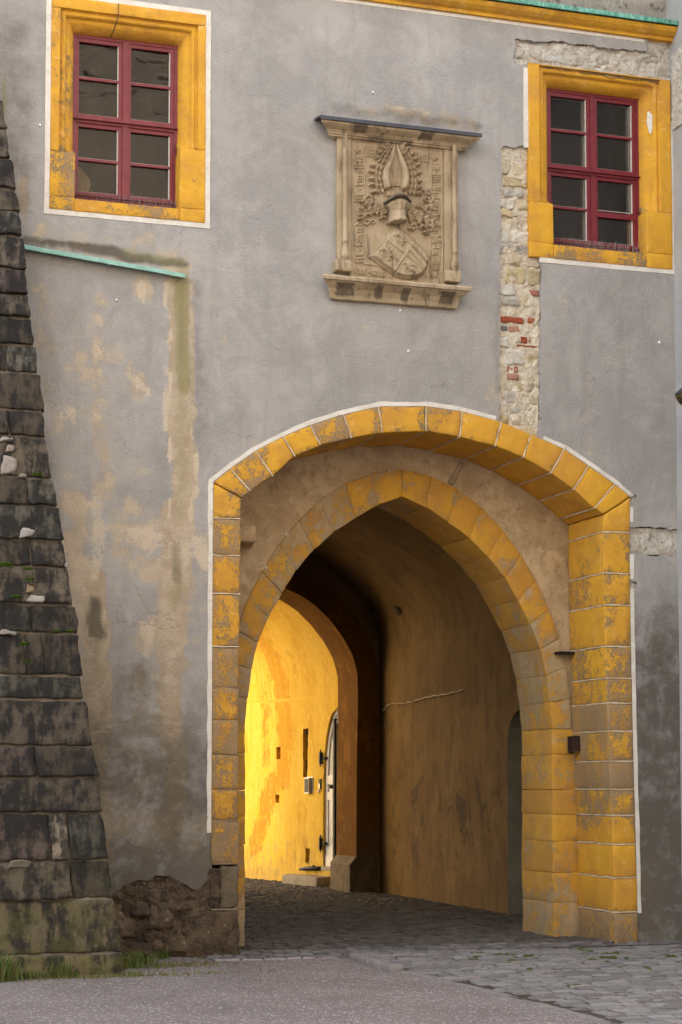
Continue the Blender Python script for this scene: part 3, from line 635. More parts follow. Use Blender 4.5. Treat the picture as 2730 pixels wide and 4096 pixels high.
M['foot'] = mat_simple('grimy_foot_stone', (.10, .078, .05), (.17, .13, .085), 5, .95, 30, .8, .02, spots=((.24, .15, .05), .6))
# ---- outer arch surround: separate rough blocks
REV = .82
mb = MB(); jt = MB(); off = 0
def wearblk(c8, n, wear, grime=0.0, amp=.006, bev=.012, top=None):
    global off
    off += 1.37; s0 = len(mb.v); mb.block(c8, n, bev, amp, 7, off); tone = random.random() ** 1.5; wear += random.uniform(-.10, .10)
    d = mb.attrs.setdefault('wear', {})
    for i in range(s0, len(mb.v)):
        p = mb.v[i]; k = wear + (nz((off, p[1], p[2]), .7) * .12); g = grime
        if callable(top): k, g = top(p, k, g)
        if mb.edge[i - s0]: k += .13
        d[i] = (k, tone, g)
def quad2block(q, y0, y1, n, wear, grime=0, amp=.006, top=None, shrink=.006):
    c = np.mean(np.array(q), axis=0); P = []
    for (x, z) in q:
        d = c - np.array((x, z)); L = np.linalg.norm(d) + 1e-9; P.append((x + d[0] / L * shrink * 1.3, z + d[1] / L * shrink * 1.3))
    wearblk([(x, y0, z) for x, z in P] + [(x, y1, z) for x, z in P], n, wear, grime, amp, .012, top)
def low_left(p, k, g):
    z = p[2]; return k + max(0, min(.18, (3.9 - z) * .06)), g + min(.62, max(0, (3.3 - z) * .19)) + (.25 if p[1] > .05 else 0)
def low_right(p, k, g):
    z = p[2]; return k + (.14 if 1.15 < z < 3.0 else 0) + (.16 if z < .4 else 0) - (.15 if .45 < z < 1.1 else 0) + (.06 if p[1] > .3 else 0), g + max(0, (.6 - z) * .9) + (.18 if 1.15 < z < 3.0 else .05)
YF = -.010
# left jamb
zt = SPL_I[1]
prev = None
quads = [([(OUT_L, ZL[0]), (IN_L, ZL[0]), SPL_I, SPL_O], .42), ([SPL_O, SPL_I, AI[0], AO[0]], .34)]
for q, wv in quads: quad2block(q, YF, REV, (4, 5, 7), wv, 0, .007, low_left)
for i in range(len(ZL) - 1):
    z1, z0 = ZL[i], ZL[i + 1]; xi = float(np.interp((z0 + z1) / 2, [0, 1.6, 2.7, 3.6], [.008, -.008, -.014, 0])); xo = OUT_L
    if i == 9: xo = OUT_L + .09
    if i == 10: xo = OUT_L - .25
    if i >= 9:
        bb = MB(); yb_ = YF if i < 10 else YF - .02; g_ = .006
        bb.block([(xo + g_, yb_, z0 + g_), (xi - g_, yb_, z0 + g_), (xi - g_, yb_, z1 - g_), (xo + g_, yb_, z1 - g_)] + [(xo + g_, REV, z0 + g_), (xi - g_, REV, z0 + g_), (xi - g_, REV, z1 - g_), (xo + g_, REV, z1 - g_)], (8, 8, 7), .03, .026, 7, i); bb.build('jamb_foot_stone', M['base_rubble'] if i > 9 else M['foot'], G); continue
    quad2block([(xo, z0), (xi, z0), (xi, z1), (xo, z1)], YF if i < 10 else YF - .02, REV, (4, 5, 7), (.40 if i < 9 else .95), (0 if i < 9 else .75), .009 if i < 9 else .026, low_left)
# voussoirs
wv = [.36, .30, .33, .52, .42, .26, .34, .20, .10, .08, .06, .06, .05]
for i in range(len(AO) - 1): quad2block([AI[i], AI[i + 1], AO[i + 1], AO[i]], YF, REV, (5, 4, 7), wv[i], 0, .007, lambda p, k, g: (k - (.2 if p[1] > .06 else 0), g + (.15 if p[1] > .4 else 0)))
quad2block([AI[-1], SPR_I, SPR_O, AO[-1]], YF, REV, (5, 4, 7), .12, 0, .007)
zr0 = ZR[0]
quad2block([(xr_in(zr0), zr0), (xr_out(zr0), zr0), SPR_O, SPR_I], YF, REV, (4, 4, 7), .14, 0, .007)
for i in range(len(ZR) - 1):
    z1, z0 = ZR[i], ZR[i + 1]; w0 = [.34, .36, .36, .40, .42, .44, .42, .46, .46, .42, .14, .18, .52][i]
    quad2block([(xr_in(z0), z0), (xr_out(z0), z0), (xr_out(z1), z1), (xr_in(z1), z1)], YF, REV, (4, 4, 7), w0, 0, .007, low_right)
ARCH = mb.build('arch_surround', M['yellow'], G)
# limewashed joints: bands that follow the blocks, 3 mm behind the block faces
def joint(pa, pb, w=.013):
    d = np.array(pb) - np.array(pa); d /= np.linalg.norm(d); n = np.array((-d[1], d[0])) * w / 2
    q = [np.array(pa) - n, np.array(pb) - n, np.array(pb) + n, np.array(pa) + n]
    jt.block([(p[0], YF - .002, p[1]) for p in q] + [(p[0], REV - .01, p[1]) for p in q], (6, 1, 14), .003, .004, 9); jt.build('joint_line', M['joint'], ARCH); jt.__init__()
for a_, b_ in zip(AO, AI): joint(a_, b_)
for z in ZL[:3]: joint((OUT_L + .004, z), (IN_L - .004, z), .012)
for z in ZL[3:4]: joint((OUT_L + .004, z), (IN_L - .012, z), .012)
for z in ZR[:-1]: joint((xr_in(z) + .003, z), (xr_out(z) - .003, z), .014)
jt = MB()
for z in ZL[4:-1]: jt.block([(OUT_L + .01, YF + .006, z - .006), (-.02, YF + .006, z - .006), (-.02, YF + .006, z + .006), (OUT_L + .01, YF + .006, z + .006)] + [(OUT_L + .01, REV - .03, z - .006), (-.012, REV - .03, z - .006), (-.012, REV - .03, z + .006), (OUT_L + .01, REV - .03, z + .006)], (4, 1, 4), .002, .002); jt.build('mortar_joint', M['rough_joint'], ARCH); jt = MB()
# white line around the arch
mb = MB()
WL = [(OUT_L + .002, 1.12), (OUT_L + .002, SPL_O[1] + .005)] + [(x, z) for x, z in AO] + [(SPR_O[0] - .002, SPR_O[1])]
WLd = dens(WL, .03)
full = [(OUT_L - .030 if z < SPL_O[1] else None, z) for x, z in WLd]
outer = []
for (x, z) in WLd:
    c = np.array((1.9, 3.2)) if z > SPL_O[1] - .02 else np.array((x + 1, z)); d = np.array((x, z)) - c; d /= np.linalg.norm(d)
    if z <= SPL_O[1] - .02: d = np.array((-1., 0))
    k = .042 + nz((x, 0, z), 6) * .010; outer.append((x + d[0] * k, z + d[1] * k))
keepA = [i for i, p in enumerate(WLd) if p[0] < CH_A[6][0] - .02]; keepB = [i for i, p in enumerate(WLd) if p[0] > CH_A[5][0] + .02]
for kp in (keepA, keepB): strip(mb, [outer[i] for i in kp], [WLd[i] for i in kp], -.006, .012)
for (z1, z0) in ((SPR_O[1] - .10, CH_C[0][1] + .02), (CH_C[3][1] - .01, CH_E[0][1]), (CH_E[3][1], .28)):
    zz = np.arange(z1, z0, -.05); strip(mb, [(xr_out(z) - .002, z) for z in zz], [(xr_out(z) + .040 + nz((z, 0, 0), 3) * .008, z) for z in zz], -.006, .012)
mb.build('painted_line', M['white'], G, smooth=False)

# ---- recess wall and pointed inner arch
PR = [(1.89, 4.435), (2.085, 4.377), (2.351, 4.219), (2.597, 4.061), (2.806, 3.87), (2.997, 3.662), (3.169, 3.381), (3.306, 3.133), (3.382, 2.953), (3.447, 2.681), (3.486, 2.392), (3.512, 2.119)]
PO = [(1.89, 4.715), (2.057, 4.70), (2.386, 4.596), (2.669, 4.432), (2.954, 4.176), (3.193, 3.873), (3.384, 3.566), (3.528, 3.256), (3.60, 3.05), (3.68, 2.75), (3.72, 2.4), (3.73, 2.119)]
def resample(pl, n):
    P = np.array(pl); s = np.r_[0, np.cumsum(np.linalg.norm(np.diff(P, axis=0), axis=1))]; t = np.linspace(0, s[-1], n)
    return [(float(np.interp(q, s, P[:, 0])), float(np.interp(q, s, P[:, 1]))) for q in t]
RDEP = 1.60
rec_hole = [(.02, -.2)] + [(x, z) for x, z in mirror(PR)[::-1]] + PR[1:] + [(3.51, 1), (3.50, -.2)]
rec_hole = [(x + (.05 if x < 1.89 else -.05) * -1, z + .05) for x, z in rec_hole]
rec_hole = [(.23, -.2)] + [(x - .06, z + .06) for x, z in mirror(PR)[::-1]] + [(x + .06, z + .06) for x, z in PR[1:]] + [(3.57, 1), (3.56, -.2)]
ro = [(-.2, -.25), (-.2, 4.3)] + [(x, z + .06) for x, z in AI] + [(3.9, 4.3), (3.9, -.25)]
rs = sheet(ro, [rec_hole], .09, lambda a, b: (a, REV + .012 + nz((a, 0, b), 3) * .008, b)); rs.build('recess_wall', M['recess'], G, smooth=True)
mb = MB()
NS = 11
ri, rq = resample(PR, NS * 3 + 1), resample(PO, NS * 3 + 1)
def topp(p, k, g): return k + (.10 if p[1] > REV + .1 else 0), g + max(0, (.7 - p[2]) * .6)
wr = [.42, .30, .26, .24, .30, .30, .34, .48, .58, .50, .42]; wl = [.40, .50, .56, .46, .62, .52, .46, .40, .46, .46, .5]
for sgn in (0, 1):
    for i in range(NS):
        for k in range(3):
            q = [ri[3 * i + k], ri[3 * i + k + 1], rq[3 * i + k + 1], rq[3 * i + k]]
        a0, a1, b1, b0 = ri[3 * i], ri[3 * i + 3], rq[3 * i + 3], rq[3 * i]
        q = [a0, a1, b1, b0] if not sgn else [mirror([p])[0] for p in (a1, a0, b0, b1)]
        y0 = REV - .006 - (.004 if i % 2 else 0)
        off += 1; s0 = len(mb.v); P = q
        mb.block([(x, y0, z) for x, z in P] + [(x, RDEP, z) for x, z in P], (4, 4, 6), .007, .007, 6, off)
        # bow the soffit so the curve is smooth
        d = mb.attrs.setdefault('wear', {})
        for vi in range(s0, len(mb.v)):
            x, y, z = mb.v[vi]; kk, g = topp((x, y, z), (wl if sgn else wr)[i], .12 if sgn else 0); d[vi] = (kk - .02 + (.11 if mb.edge[vi - s0] else 0) + nz((x, y, z), 1.5) * .14, (i * .37 + sgn * .2) % 1, g)
zj = [2.119, 1.86, 1.50, 1.25, .98, .66, .36, -.06]
for sgn in (0, 1):
    for i in range(len(zj) - 1):
        z1, z0 = zj[i], zj[i + 1]; q = [(3.508 + random.uniform(-.006, .006), z0), (3.80, z0), (3.80, z1), (3.508 + random.uniform(-.006, .006), z1)]
        if sgn: q = [mirror([p])[0] for p in (q[1], q[0], q[3], q[2])]
        off += 1; s0 = len(mb.v); mb.block([(x, REV - .008, z) for x, z in q] + [(x, RDEP, z) for x, z in q], (4, 5, 7), .008, .008, 6, off)
        d = mb.attrs.setdefault('wear', {})
        for vi in range(s0, len(mb.v)):
            x, y, z = mb.v[vi]; d[vi] = ((.50 if sgn else .38) + nz((x, y, z), 2) * .15 + max(0, (.55 - z)) * .5, (i * .41) % 1, max(0, (.75 - z) * .6))
mb.build('pointed_arch', M['yellow_point'], G)
mb = MB()      # mortar core behind the open joints of both arches
core_i = [(x - .02 * (x - 1.89), z + .012) for x, z in mirror(PR)[::-1] + PR[1:]]
strip(mb, [(x * 1.0, z) for x, z in [(p[0] + (.03 if p[0] > 1.89 else -.03), p[1] + .03) for p in mirror(PR)[::-1] + PR[1:]]], [(p[0] + (.06 if p[0] > 1.89 else -.06), p[1] + .05) for p in mirror(PR)[::-1] + PR[1:]], REV + .006, RDEP - .02)
mb.build('mortar_core', M['rough_joint'], G, smooth=False)

mb = MB(); a_, b_ = F(1062, 1062, REV), F(1036, 1112, REV); d_ = np.array(b_) - a_; n_ = np.array((-d_[1], d_[0])) / np.linalg.norm(d_) * .028
q_ = [np.array(a_) - n_, np.array(a_) + n_, np.array(b_) + n_, np.array(b_) - n_]
mb.block([(p[0], REV - .012, p[1]) for p in q_] + [(p[0], REV + .03, p[1]) for p in q_], (3, 5, 1), .008, .01, 15); mb.build('repair_strip', M['rough_joint'], G)
mb = MB(); (xa, za), (xb, zb2) = F(558, 1205, .5), F(600, 1252, .5)
mb.block([(-.02, .45, zb2), (xb - .06, .47, zb2 + .02), (xb - .06, .47, za - .01), (-.02, .45, za), (-.02, .84, zb2), (xb, .84, zb2), (xb, .84, za), (-.02, .84, za)], (5, 5, 4), .02, .015, 9); mb.build('corbel_stone', M['recess'], G)
mb = MB()
for (u_, v_, w_, h_) in ((660, 1228, .07, .05), (640, 1262, .05, .04), (612, 1305, .09, .12), (897, 1083, .05, .05)):
    x, z = F(u_, v_, REV); k = 11; vs = [(x, REV - .016, z)]
    for j in range(k): g = 2 * math.pi * j / k; r_ = .8 + .5 * nz((g, u_, 0), 1.2); vs.append((x + math.cos(g) * w_ * r_ * .5, REV + .004, z + math.sin(g) * h_ * r_ * .5))
    mb.add(vs, [(0, j + 1, (j + 1) % k + 1)[::-1] for j in range(k)]); mb.build('plaster_patch', M['lime_mortar'], G, smooth=False); mb = MB()

# ---- exposed masonry in the chases
def rubble(poly, y, n, seed, mats, hmin=.05, hmax=.14, wmin=.07, wmax=.2, bricks=()):
    rnd = random.Random(seed); P = np.array(poly); a0, b0 = P.min(0); a1, b1 = P.max(0); mb = MB(); z = b0
    while z < b1:
        h = rnd.uniform(hmin, hmax); x = a0 - rnd.uniform(0, .08)
        while x < a1:
            w = rnd.uniform(wmin, wmax); c = (x + w / 2, z + h / 2)
            ok = inside([c, (x + .02, z + .02), (x + w - .02, z + h - .02)], poly)
            if ok[0] and ok.sum() >= 2 and not any(bx0 - w / 2 < c[0] < bx1 + w / 2 and bz0 - h / 2 < c[1] < bz1 + h / 2 for bx0, bx1, bz0, bz1, _ in bricks):
                x0, x1 = max(x, a0 + .004), min(x + w, a1 - .004); t = rnd.choice(mats); k = rnd.uniform(.82, 1.15); g = .006; s0 = len(mb.v); dy = rnd.uniform(-.012, .015)
                jx = [rnd.uniform(-.02, .02) for _ in range(4)]; x0 += rnd.uniform(0, .01)
                mb.block([(x0 + g + jx[0], y + dy, z + g), (x1 - g + jx[1], y + dy, z + g), (x1 - g + jx[2], y + dy, z + h - g), (x0 + g + jx[3], y + dy, z + h - g)] + [(x0, y + .1, z), (x1, y + .1, z), (x1, y + .1, z + h), (x0, y + .1, z + h)],
                         (7, 6, 1), .018, .020, 13, rnd.uniform(0, 99)); mb.tag('tint', s0, tuple(c_ * k for c_ in t))
            x += w
        z += h
    for bx0, bx1, bz0, bz1, t in bricks:
        s0 = len(mb.v); yb = y - .002 + rnd.uniform(-.008, .012)
        mb.block([(bx0, yb, bz0), (bx1, yb, bz0), (bx1, yb, bz1), (bx0, yb, bz1)] + [(bx0, y + .1, bz0), (bx1, y + .1, bz0), (bx1, y + .1, bz1), (bx0, y + .1, bz1)], (5, 4, 1), .010, .006, 20, rnd.uniform(0, 99)); mb.tag('tint', s0, t)
    return mb
CREAM = [(.62, .53, .40), (.66, .60, .50), (.56, .47, .32), (.64, .55, .40), (.50, .46, .40), (.58, .47, .28), (.70, .65, .56)]
def Z4(x, y): return (1900 + x / 1.889, 1100 + y / 1.889)
RED, PINK, GREYB = (.36, .085, .045), (.46, .24, .17), (.22, .21, .22)
br = []
for x0, y0, x1, y1, t in [(197, 308, 375, 368, RED), (405, 318, 458, 366, (.42, .12, .05)), (262, 378, 348, 434, PINK), (205, 382, 252, 420, GREYB), (328, 460, 404, 514, RED), (410, 462, 428, 512, PINK), (246, 680, 336, 734, (.42, .17, .11)), (246, 742, 336, 794, PINK), (415, 108, 486, 160, (.42, .18, .14)), (326, 524, 480, 546, RED)]:
    p0, p1 = S(*Z4(x0, y0), .02), S(*Z4(x1, y1), .02); br.append((p0[0], p1[0], p1[1], p0[1], t))
mb = rubble(chA, .026, 0, 5, CREAM, .07, .19, .10, .26, bricks=br); mb.build('exposed_masonry', M['rubble'], G)
rough_sheet(CH_A, .012, .034, .018, 14).build('masonry_mortar', M['lime_mortar'], G)
mb = rubble(chB, .035, 0, 9, [(.50, .45, .38), (.42, .37, .30), (.60, .57, .52)], .06, .13, .12, .4); mb.build('exposed_masonry', M['rubble'], G)
rough_sheet(CH_B, .012, .032, .022, 9, off=4).build('masonry_mortar', M['plaster_core'], G)
for k, ch in enumerate((CH_C, CH_D, CH_E)): rough_sheet(ch, .012, .026, .022, 9, off=7 + k).build('broken_mortar', M['plaster_core'], G)
# base of the wall where the plaster has fallen
mb = rough_sheet([(p[0], p[1]) for p in BREAK], .012, .006, .05, 5.5, off=2)
mb.build('rubble_base', M['base_rubble'], G)
mb = rubble(jag(BREAK, .01, .05), .010, 0, 21, [(.13, .09, .062), (.10, .07, .05), (.16, .12, .085), (.12, .09, .07), (.075, .055, .04)], .07, .17, .10, .30); mb.build('fallen_masonry', M['rubble_dark'], G)
mb = MB()
for (u_, v_, w_, h_) in [(705, 3775, 130, 70), (860, 3745, 110, 95), (920, 3790, 80, 60), (755, 3700, 60, 80), (560, 3800, 110, 60), (640, 3690, 120, 60), (790, 3650, 90, 55), (500, 3720, 90, 70), (565, 3640, 80, 60)]:
    x, z = S(u_, v_); w, h = w_ / 446, h_ / 446; mb.block([(x - w / 2, -.035, z - h / 2), (x + w / 2, -.03, z - h / 2), (x + w / 2 - .02, -.02, z + h / 2), (x - w / 2 + .02, -.025, z + h / 2)] + [(x - w / 2, .2, z - h / 2), (x + w / 2, .2, z - h / 2), (x + w / 2, .2, z + h / 2), (x - w / 2, .2, z + h / 2)], (6, 5, 2), .03, .022, 9, u_)
mb.build('fallen_stone', M['base_rubble'], G)
rough_sheet(BASE_R, .014, .06, .03, 7, off=12).build('rubble_base', M['base_rubble'], G)

# ---- windows
def window(w):
    x0, x1, z0, z1 = w['x0'], w['x1'], w['z0'], w['z1']; m0, m1, mz = w['m0'], w['m1'], w['mz']; WM, DM = .155, .17
    W = bpy.data.objects.new('window', None); COL.objects.link(W); W.parent = G; W.location = Vector(((x0 + x1) / 2, 0, z0)) - Vector(G.location)
    mb = MB(); YS = -.014
    def blk(a, b, c, d, y1=.30, wear=.12, n=(5, 6, 3)):
        s0 = len(mb.v); mb.block([(a, YS, c), (b, YS, c), (b, YS, d), (a, YS, d), (a, y1, c), (b, y1, c), (b, y1, d), (a, y1, d)], n, .008, .004, 6, a * 3 + c)
        D = mb.attrs.setdefault('wear', {})
        for i in range(s0, len(mb.v)):
            p = mb.v[i]; D[i] = (wear + nz(p, 1.3) * .15, 0, 0)
    k1 = w['kind'] == 1; lw = .42 if k1 else .18
    blk(x0, m0, w['s0'], mz, wear=lw); blk(m1, x1, w['s1'], mz, wear=.14); blk(x0, x1, mz, z1, wear=.24, n=(10, 3, 3))
    zs = w['zb']
    blk(x0, w['j0'], zs - .0, w['s0'], wear=lw + .04); blk(w['j1'], x1, zs, w['s1'], wear=.16)
    blk(x0, w['j0'], z0, zs, wear=lw + .1, n=(4, 3, 3)); blk(w['j1'], x1, z0, zs, wear=.10, n=(4, 3, 3)); blk(w['j0'], w['j1'], z0, zs - .012, wear=.46, n=(10, 2, 3))
    prof = [(0, YS), (.0, .016), (.012, .024), (.022, .016), (.036, .012), (.050, .020), (.058, .036), (.060, .052), (.070, .060), (.078, .058), (.10, .072), (.125, .105), (.142, .14), (.150, DM), (WM, .30)]
    n = len(prof); path = []
    nz_ = 12
    rows = []
    for q in range(nz_ + 1): rows.append(('L', q / nz_))
    for q in range(1, nz_ + 1): rows.append(('T', q / nz_))
    for q in range(1, nz_ + 1): rows.append(('R', q / nz_))
    vs = []
    for kind, t in rows:
        for (d, y) in prof:
            zt = mz - d
            if kind == 'L': x, z = m0 + d, w['s0'] + (zt - w['s0']) * t
            elif kind == 'T': x, z = (m0 + d) + ((m1 - d) - (m0 + d)) * t, zt
            else: x, z = m1 - d, zt + (w['s1'] - zt) * t
            k = nz((x, 0, z), 5, d * 20) * .003; vs.append((x + k, y + k, z + k))
    fs = [(r * n + i, (r + 1) * n + i, (r + 1) * n + i + 1, r * n + i + 1) for r in range(len(rows) - 1) for i in range(n - 1)]
    s0 = len(mb.v); mb.add(vs, fs); D = mb.attrs['wear']
    for r, (kind, t) in enumerate(rows):
        for i in range(n): D[s0 + r * n + i] = ((.44 if k1 else .1) if kind == 'L' else .12 if kind == 'T' else .03, 0, (.30 if kind == 'L' and k1 else 0))
    # sloping stops where the moulding dies into the plain jamb
    for sx, mm, jj, zz in ((1, m0, w['j0'], w['s0']), (-1, m1, w['j1'], w['s1'])):
        s0 = len(mb.v); c = [(mm, YS + .004, zz - .03), (jj, YS + .004, zz - .03), (jj, .16, zz - .03), (mm, .16, zz - .03), (mm, .03, zz + .05), (jj, .15, zz + .09), (jj, .17, zz + .09), (mm, .17, zz + .05)]
        mb.add(c, [(0, 1, 5, 4), (1, 2, 6, 5), (2, 3, 7, 6), (3, 0, 4, 7), (4, 5, 6, 7), (3, 2, 1, 0)]); mb.tag('wear', s0, (.55, 0, 0))
    mb.build('stone_surround', M['yellow'], W)
    cr = MB()
    if k1:
        pp = [S(*p) for p in [(474, 5), (473, 32), (474, 58), (468, 80), (464, 104), (458, 126), (455, 142)]]
        dd = [-.016, -.016, .02, .04, .075, .11, .155]
        cr.tube([(p[0] + .0, y_, p[1] - y_ * 1.2 if 0 else p[1]) for p, y_ in zip(pp, [-.017, -.017, -.012, -.01, -.008, -.004, .0])], .006, 4) if 0 else None
        xk = pp[0][0]
        cr.tube([(xk, YS - .001, z1 + .0), (xk - .003, YS - .001, mz + .03), (xk + .002, YS - .001, mz), (xk - .01, .012, mz - .05), (xk - .018, .06, mz - .085), (xk - .03, .10, mz - .125), (xk - .036, DM - .01, mz - .15)], .0055, 4)
        cr.build('crack', M['groove'], W)
    else:
        x, z = S(2570, 485, .08); k = 16; vs = [(x, .085, z)]
        vs = []; 
        for j in range(k): g = 2 * math.pi * j / k; r_ = .75 + .6 * nz((g * 1.3, 3, 0), 1.1); vs.append((m1 - .085 + math.cos(g) * .035 * r_, .052 - math.cos(g) * .012, z + math.sin(g) * .15 * r_))
        cr.add(vs, [tuple(range(k))[::-1]]); cr.build('bare_patch', M['putty'], W, smooth=False)
    # white border
    mb = MB(); bw_ = .048
    def bar(a, b, c, d):
        q = dens([(a, c), (a, d)] if (d - c) > (b - a) else [(a, c), (b, c)], .06)
        if (d - c) > (b - a): strip(mb, [(x + nz((x, 3, z), 4) * .004, z) for x, z in q], [(b, z) for x, z in q], -.006, .01) if a < x0 else strip(mb, [(a, z) for x, z in q], [(b + nz((b, 3, z), 4) * .004, z) for x, z in q], -.006, .01)
        else: strip(mb, [(x, d) for x, z in q], [(x, c + nz((x, 3, c), 4) * .004) for x, z in q], -.006, .01)
    if k1:
        bar(x0 - bw_, x0 + .004, z0 - bw_, z1 + bw_); bar(x1 - .004, x1 + bw_, z0 - bw_, z1 + bw_); bar(x0 + .004, x1 - .004, z0 - bw_, z0 + .003); bar(x0 + .004, x1 - .004, z1 - .003, z1 + bw_)
    else:
        bar(x0 - bw_, x0 + .004, CH_A[0][1] + .01, 8.66); mb.build('white_border', M['white'], W, smooth=False); mb.__init__(); bar(x1 - .004, x1 + bw_, z0 - bw_, 8.30); bar(x0 + .11, x1 - .004, z0 - bw_, z0 + .003)
    mb.build('white_border', M['white'], W, smooth=False)
    # red timber
    a, b = m0 + WM - .006, m1 - WM + .006; c, d = zs - .005, mz - WM + .006; Y = .175
    if w['kind'] == 1: c = zs + .0
    fr = MB(); xc = (a + b) / 2 + .0; zc = c + (d - c) * (.50 if k1 else .505); fo = .032; mu = .028; tr = .032; wb = .075
    fr.box(a, a + fo, Y, Y + .09, c, d); fr.box(b - fo, b, Y, Y + .09, c, d); fr.box(a + fo, b - fo, Y + .003, Y + .09, d - fo, d); fr.box(a + fo, b - fo, Y + .003, Y + .09, c, c + .03)
    fr.box(xc - mu, xc + mu, Y - .004, Y + .085, c + .03, d - fo)
    fr.box(a + fo, xc - mu, Y - .006, Y + .085, zc - tr, zc + tr); fr.box(xc + mu, b - fo, Y - .006, Y + .085, zc - tr, zc + tr); fr.box(xc - mu - .001, xc + mu + .001, Y - .007, Y + .08, zc - tr, zc + tr)
    fr.extr_x([(Y - .006, zc + tr * .4), (Y - .032, zc + tr * .05), (Y - .032, zc - tr * .2), (Y - .006, zc - tr * .1)], a + .004, b - .004)
    fr.extr_x([(Y + .01, c + .105), (Y - .03, c + .085), (Y - .03, c + .075), (Y - .008, c + .07), (Y - .012, c + .004), (Y + .02, c + .004)], a + .002, b - .002)
    fr.build('window_frame', M['red'], W, smooth=False)
    pu = MB()
    for (xa, xb) in ((a + fo, xc - mu), (xc + mu, b - fo)):
        for (za, zb_) in ((c + .105, zc - tr), (zc + tr, d - fo)):
            s = MB(); f = .036; small = (not k1) and xa > xc and za < zc
            if small:
                s.box(xa, xb, Y + .008, Y + .06, za, za + .012)
                zq = za + (zb_ - za) * .44; s.box(xa, xb, Y + .004, Y + .055, zq - .026, zq + .026)
            s.box(xa, xa + f * .7, Y + .010, Y + .06, za, zb_); s.box(xb - f, xb, Y + .010, Y + .06, za, zb_); s.box(xa + f * .7, xb - f, Y + .012, Y + .06, za, za + f * .6); s.box(xa + f * .7, xb - f, Y + .012, Y + .06, zb_ - f, zb_)
            zm = za + (zb_ - za) * .49
            if not small: s.box(xa + f * .7, xb - f, Y + .014, Y + .05, zm - .012, zm + .012)
            s.build('sash', M['red'], W, smooth=False)
            g = MB(); nx_, nz2 = 6, 8; g.add([(xa + f * .6 + (xb - xa - f * 1.5) * i / nx_, Y + .043, za + .01 + (zb_ - za - .02) * j / nz2) for j in range(nz2 + 1) for i in range(nx_ + 1)],
                                          [(j * (nx_ + 1) + i, j * (nx_ + 1) + i + 1, (j + 1) * (nx_ + 1) + i + 1, (j + 1) * (nx_ + 1) + i) for j in range(nz2) for i in range(nx_)])
            g.build('pane', M['glass'] if k1 else M['glass2'], W, smooth=False)
            for (qa, qb) in ((za + f * .6, zm - .012), (zm + .012, zb_ - f)):
                pu.box(xb - f - .010, xb - f - .0005, Y + .022, Y + .040, qa, qb); pu.box(xa + f * .7, xb - f - .010, Y + .026, Y + .040, qa + .0005, qa + .006)
    pu.build('putty', M['putty'], W, smooth=False)
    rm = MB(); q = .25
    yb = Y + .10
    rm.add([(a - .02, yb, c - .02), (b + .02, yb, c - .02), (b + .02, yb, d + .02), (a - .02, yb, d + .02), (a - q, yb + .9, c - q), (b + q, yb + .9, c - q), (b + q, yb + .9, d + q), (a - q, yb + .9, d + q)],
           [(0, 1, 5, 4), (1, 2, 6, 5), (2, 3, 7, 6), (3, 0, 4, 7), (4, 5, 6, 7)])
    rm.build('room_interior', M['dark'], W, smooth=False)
    if not k1:
        ii = MB(); yi = Y + .062; t = .062
        ii.box(a - .02, a + t, yi, yi + .05, c, d); ii.box(b - t - .03, b, yi, yi + .05, c, d); ii.box(a + t, b - t - .03, yi + .002, yi + .05, d - t, d); ii.box(xc - t - .02, xc + t - .03, yi + .002, yi + .05, c, d - t); ii.box(a + t, xc - t - .02, yi + .004, yi + .05, zc - .03, zc + .03); ii.box(xc + t - .03, b - t - .03, yi + .004, yi + .05, zc - .03, zc + .03)
        ii.build('inner_frame', M['inner_white'], W, smooth=False)
    else:   # pale curtain tied back in the lower left pane
        cu = MB(); yi = Y + .17
        vs = []; 
        for j in range(15):
            for i in range(9):
                t = j / 14; wdt = .05 + .13 * math.sin(min(1, t * 1.15) * math.pi) ** 1.0; vs.append((a + .03 + wdt * i / 8, yi + .015 * math.sin(i * 2.2 + j * .3), c + .08 + .40 * t))
        cu.add(vs, [(j * 9 + i, j * 9 + i + 1, j * 9 + 10 + i, j * 9 + 9 + i) for j in range(14) for i in range(8)]); cu.build('curtain', M['curtain'], W)
    # bird spikes are things of their own
    sp = MB(); rn = random.Random(w['kind'])
    xs = np.linspace(a + .02, b - .02, 44)
    for x in xs:
        for r_ in range(2): 
            p0 = Vector((x, Y - .05, zs)); sp.tube([p0, p0 + Vector((rn.uniform(-.02, .02), -.03 + .05 * r_, rn.uniform(.09, .125)))], .0018, 3)
    sp.tube([(a + .02, Y - .05, zs - .002), (b - .02, Y - .05, zs - .002)], .003, 4)
    o = sp.build('bird_spikes', M['wire'], smooth=False)
    tagp(o, 'thin wire bird spikes along the sill of the %s red window' % ('left' if k1 else 'right'), 'bird spikes', 'wire bird spikes')
    return W
m_ = Mat('cream_curtain'); M['curtain'] = m_.fin(m_.mix(m_.noise(12, 3), (.52, .40, .22), (.40, .30, .16)), .9)
w1 = window(WIN[0]); w2 = window(WIN[1])
w1['label'] = 'window with wavy mirroring panes and worn left jamb'; w2['label'] = 'window with a white inner frame behind its panes'

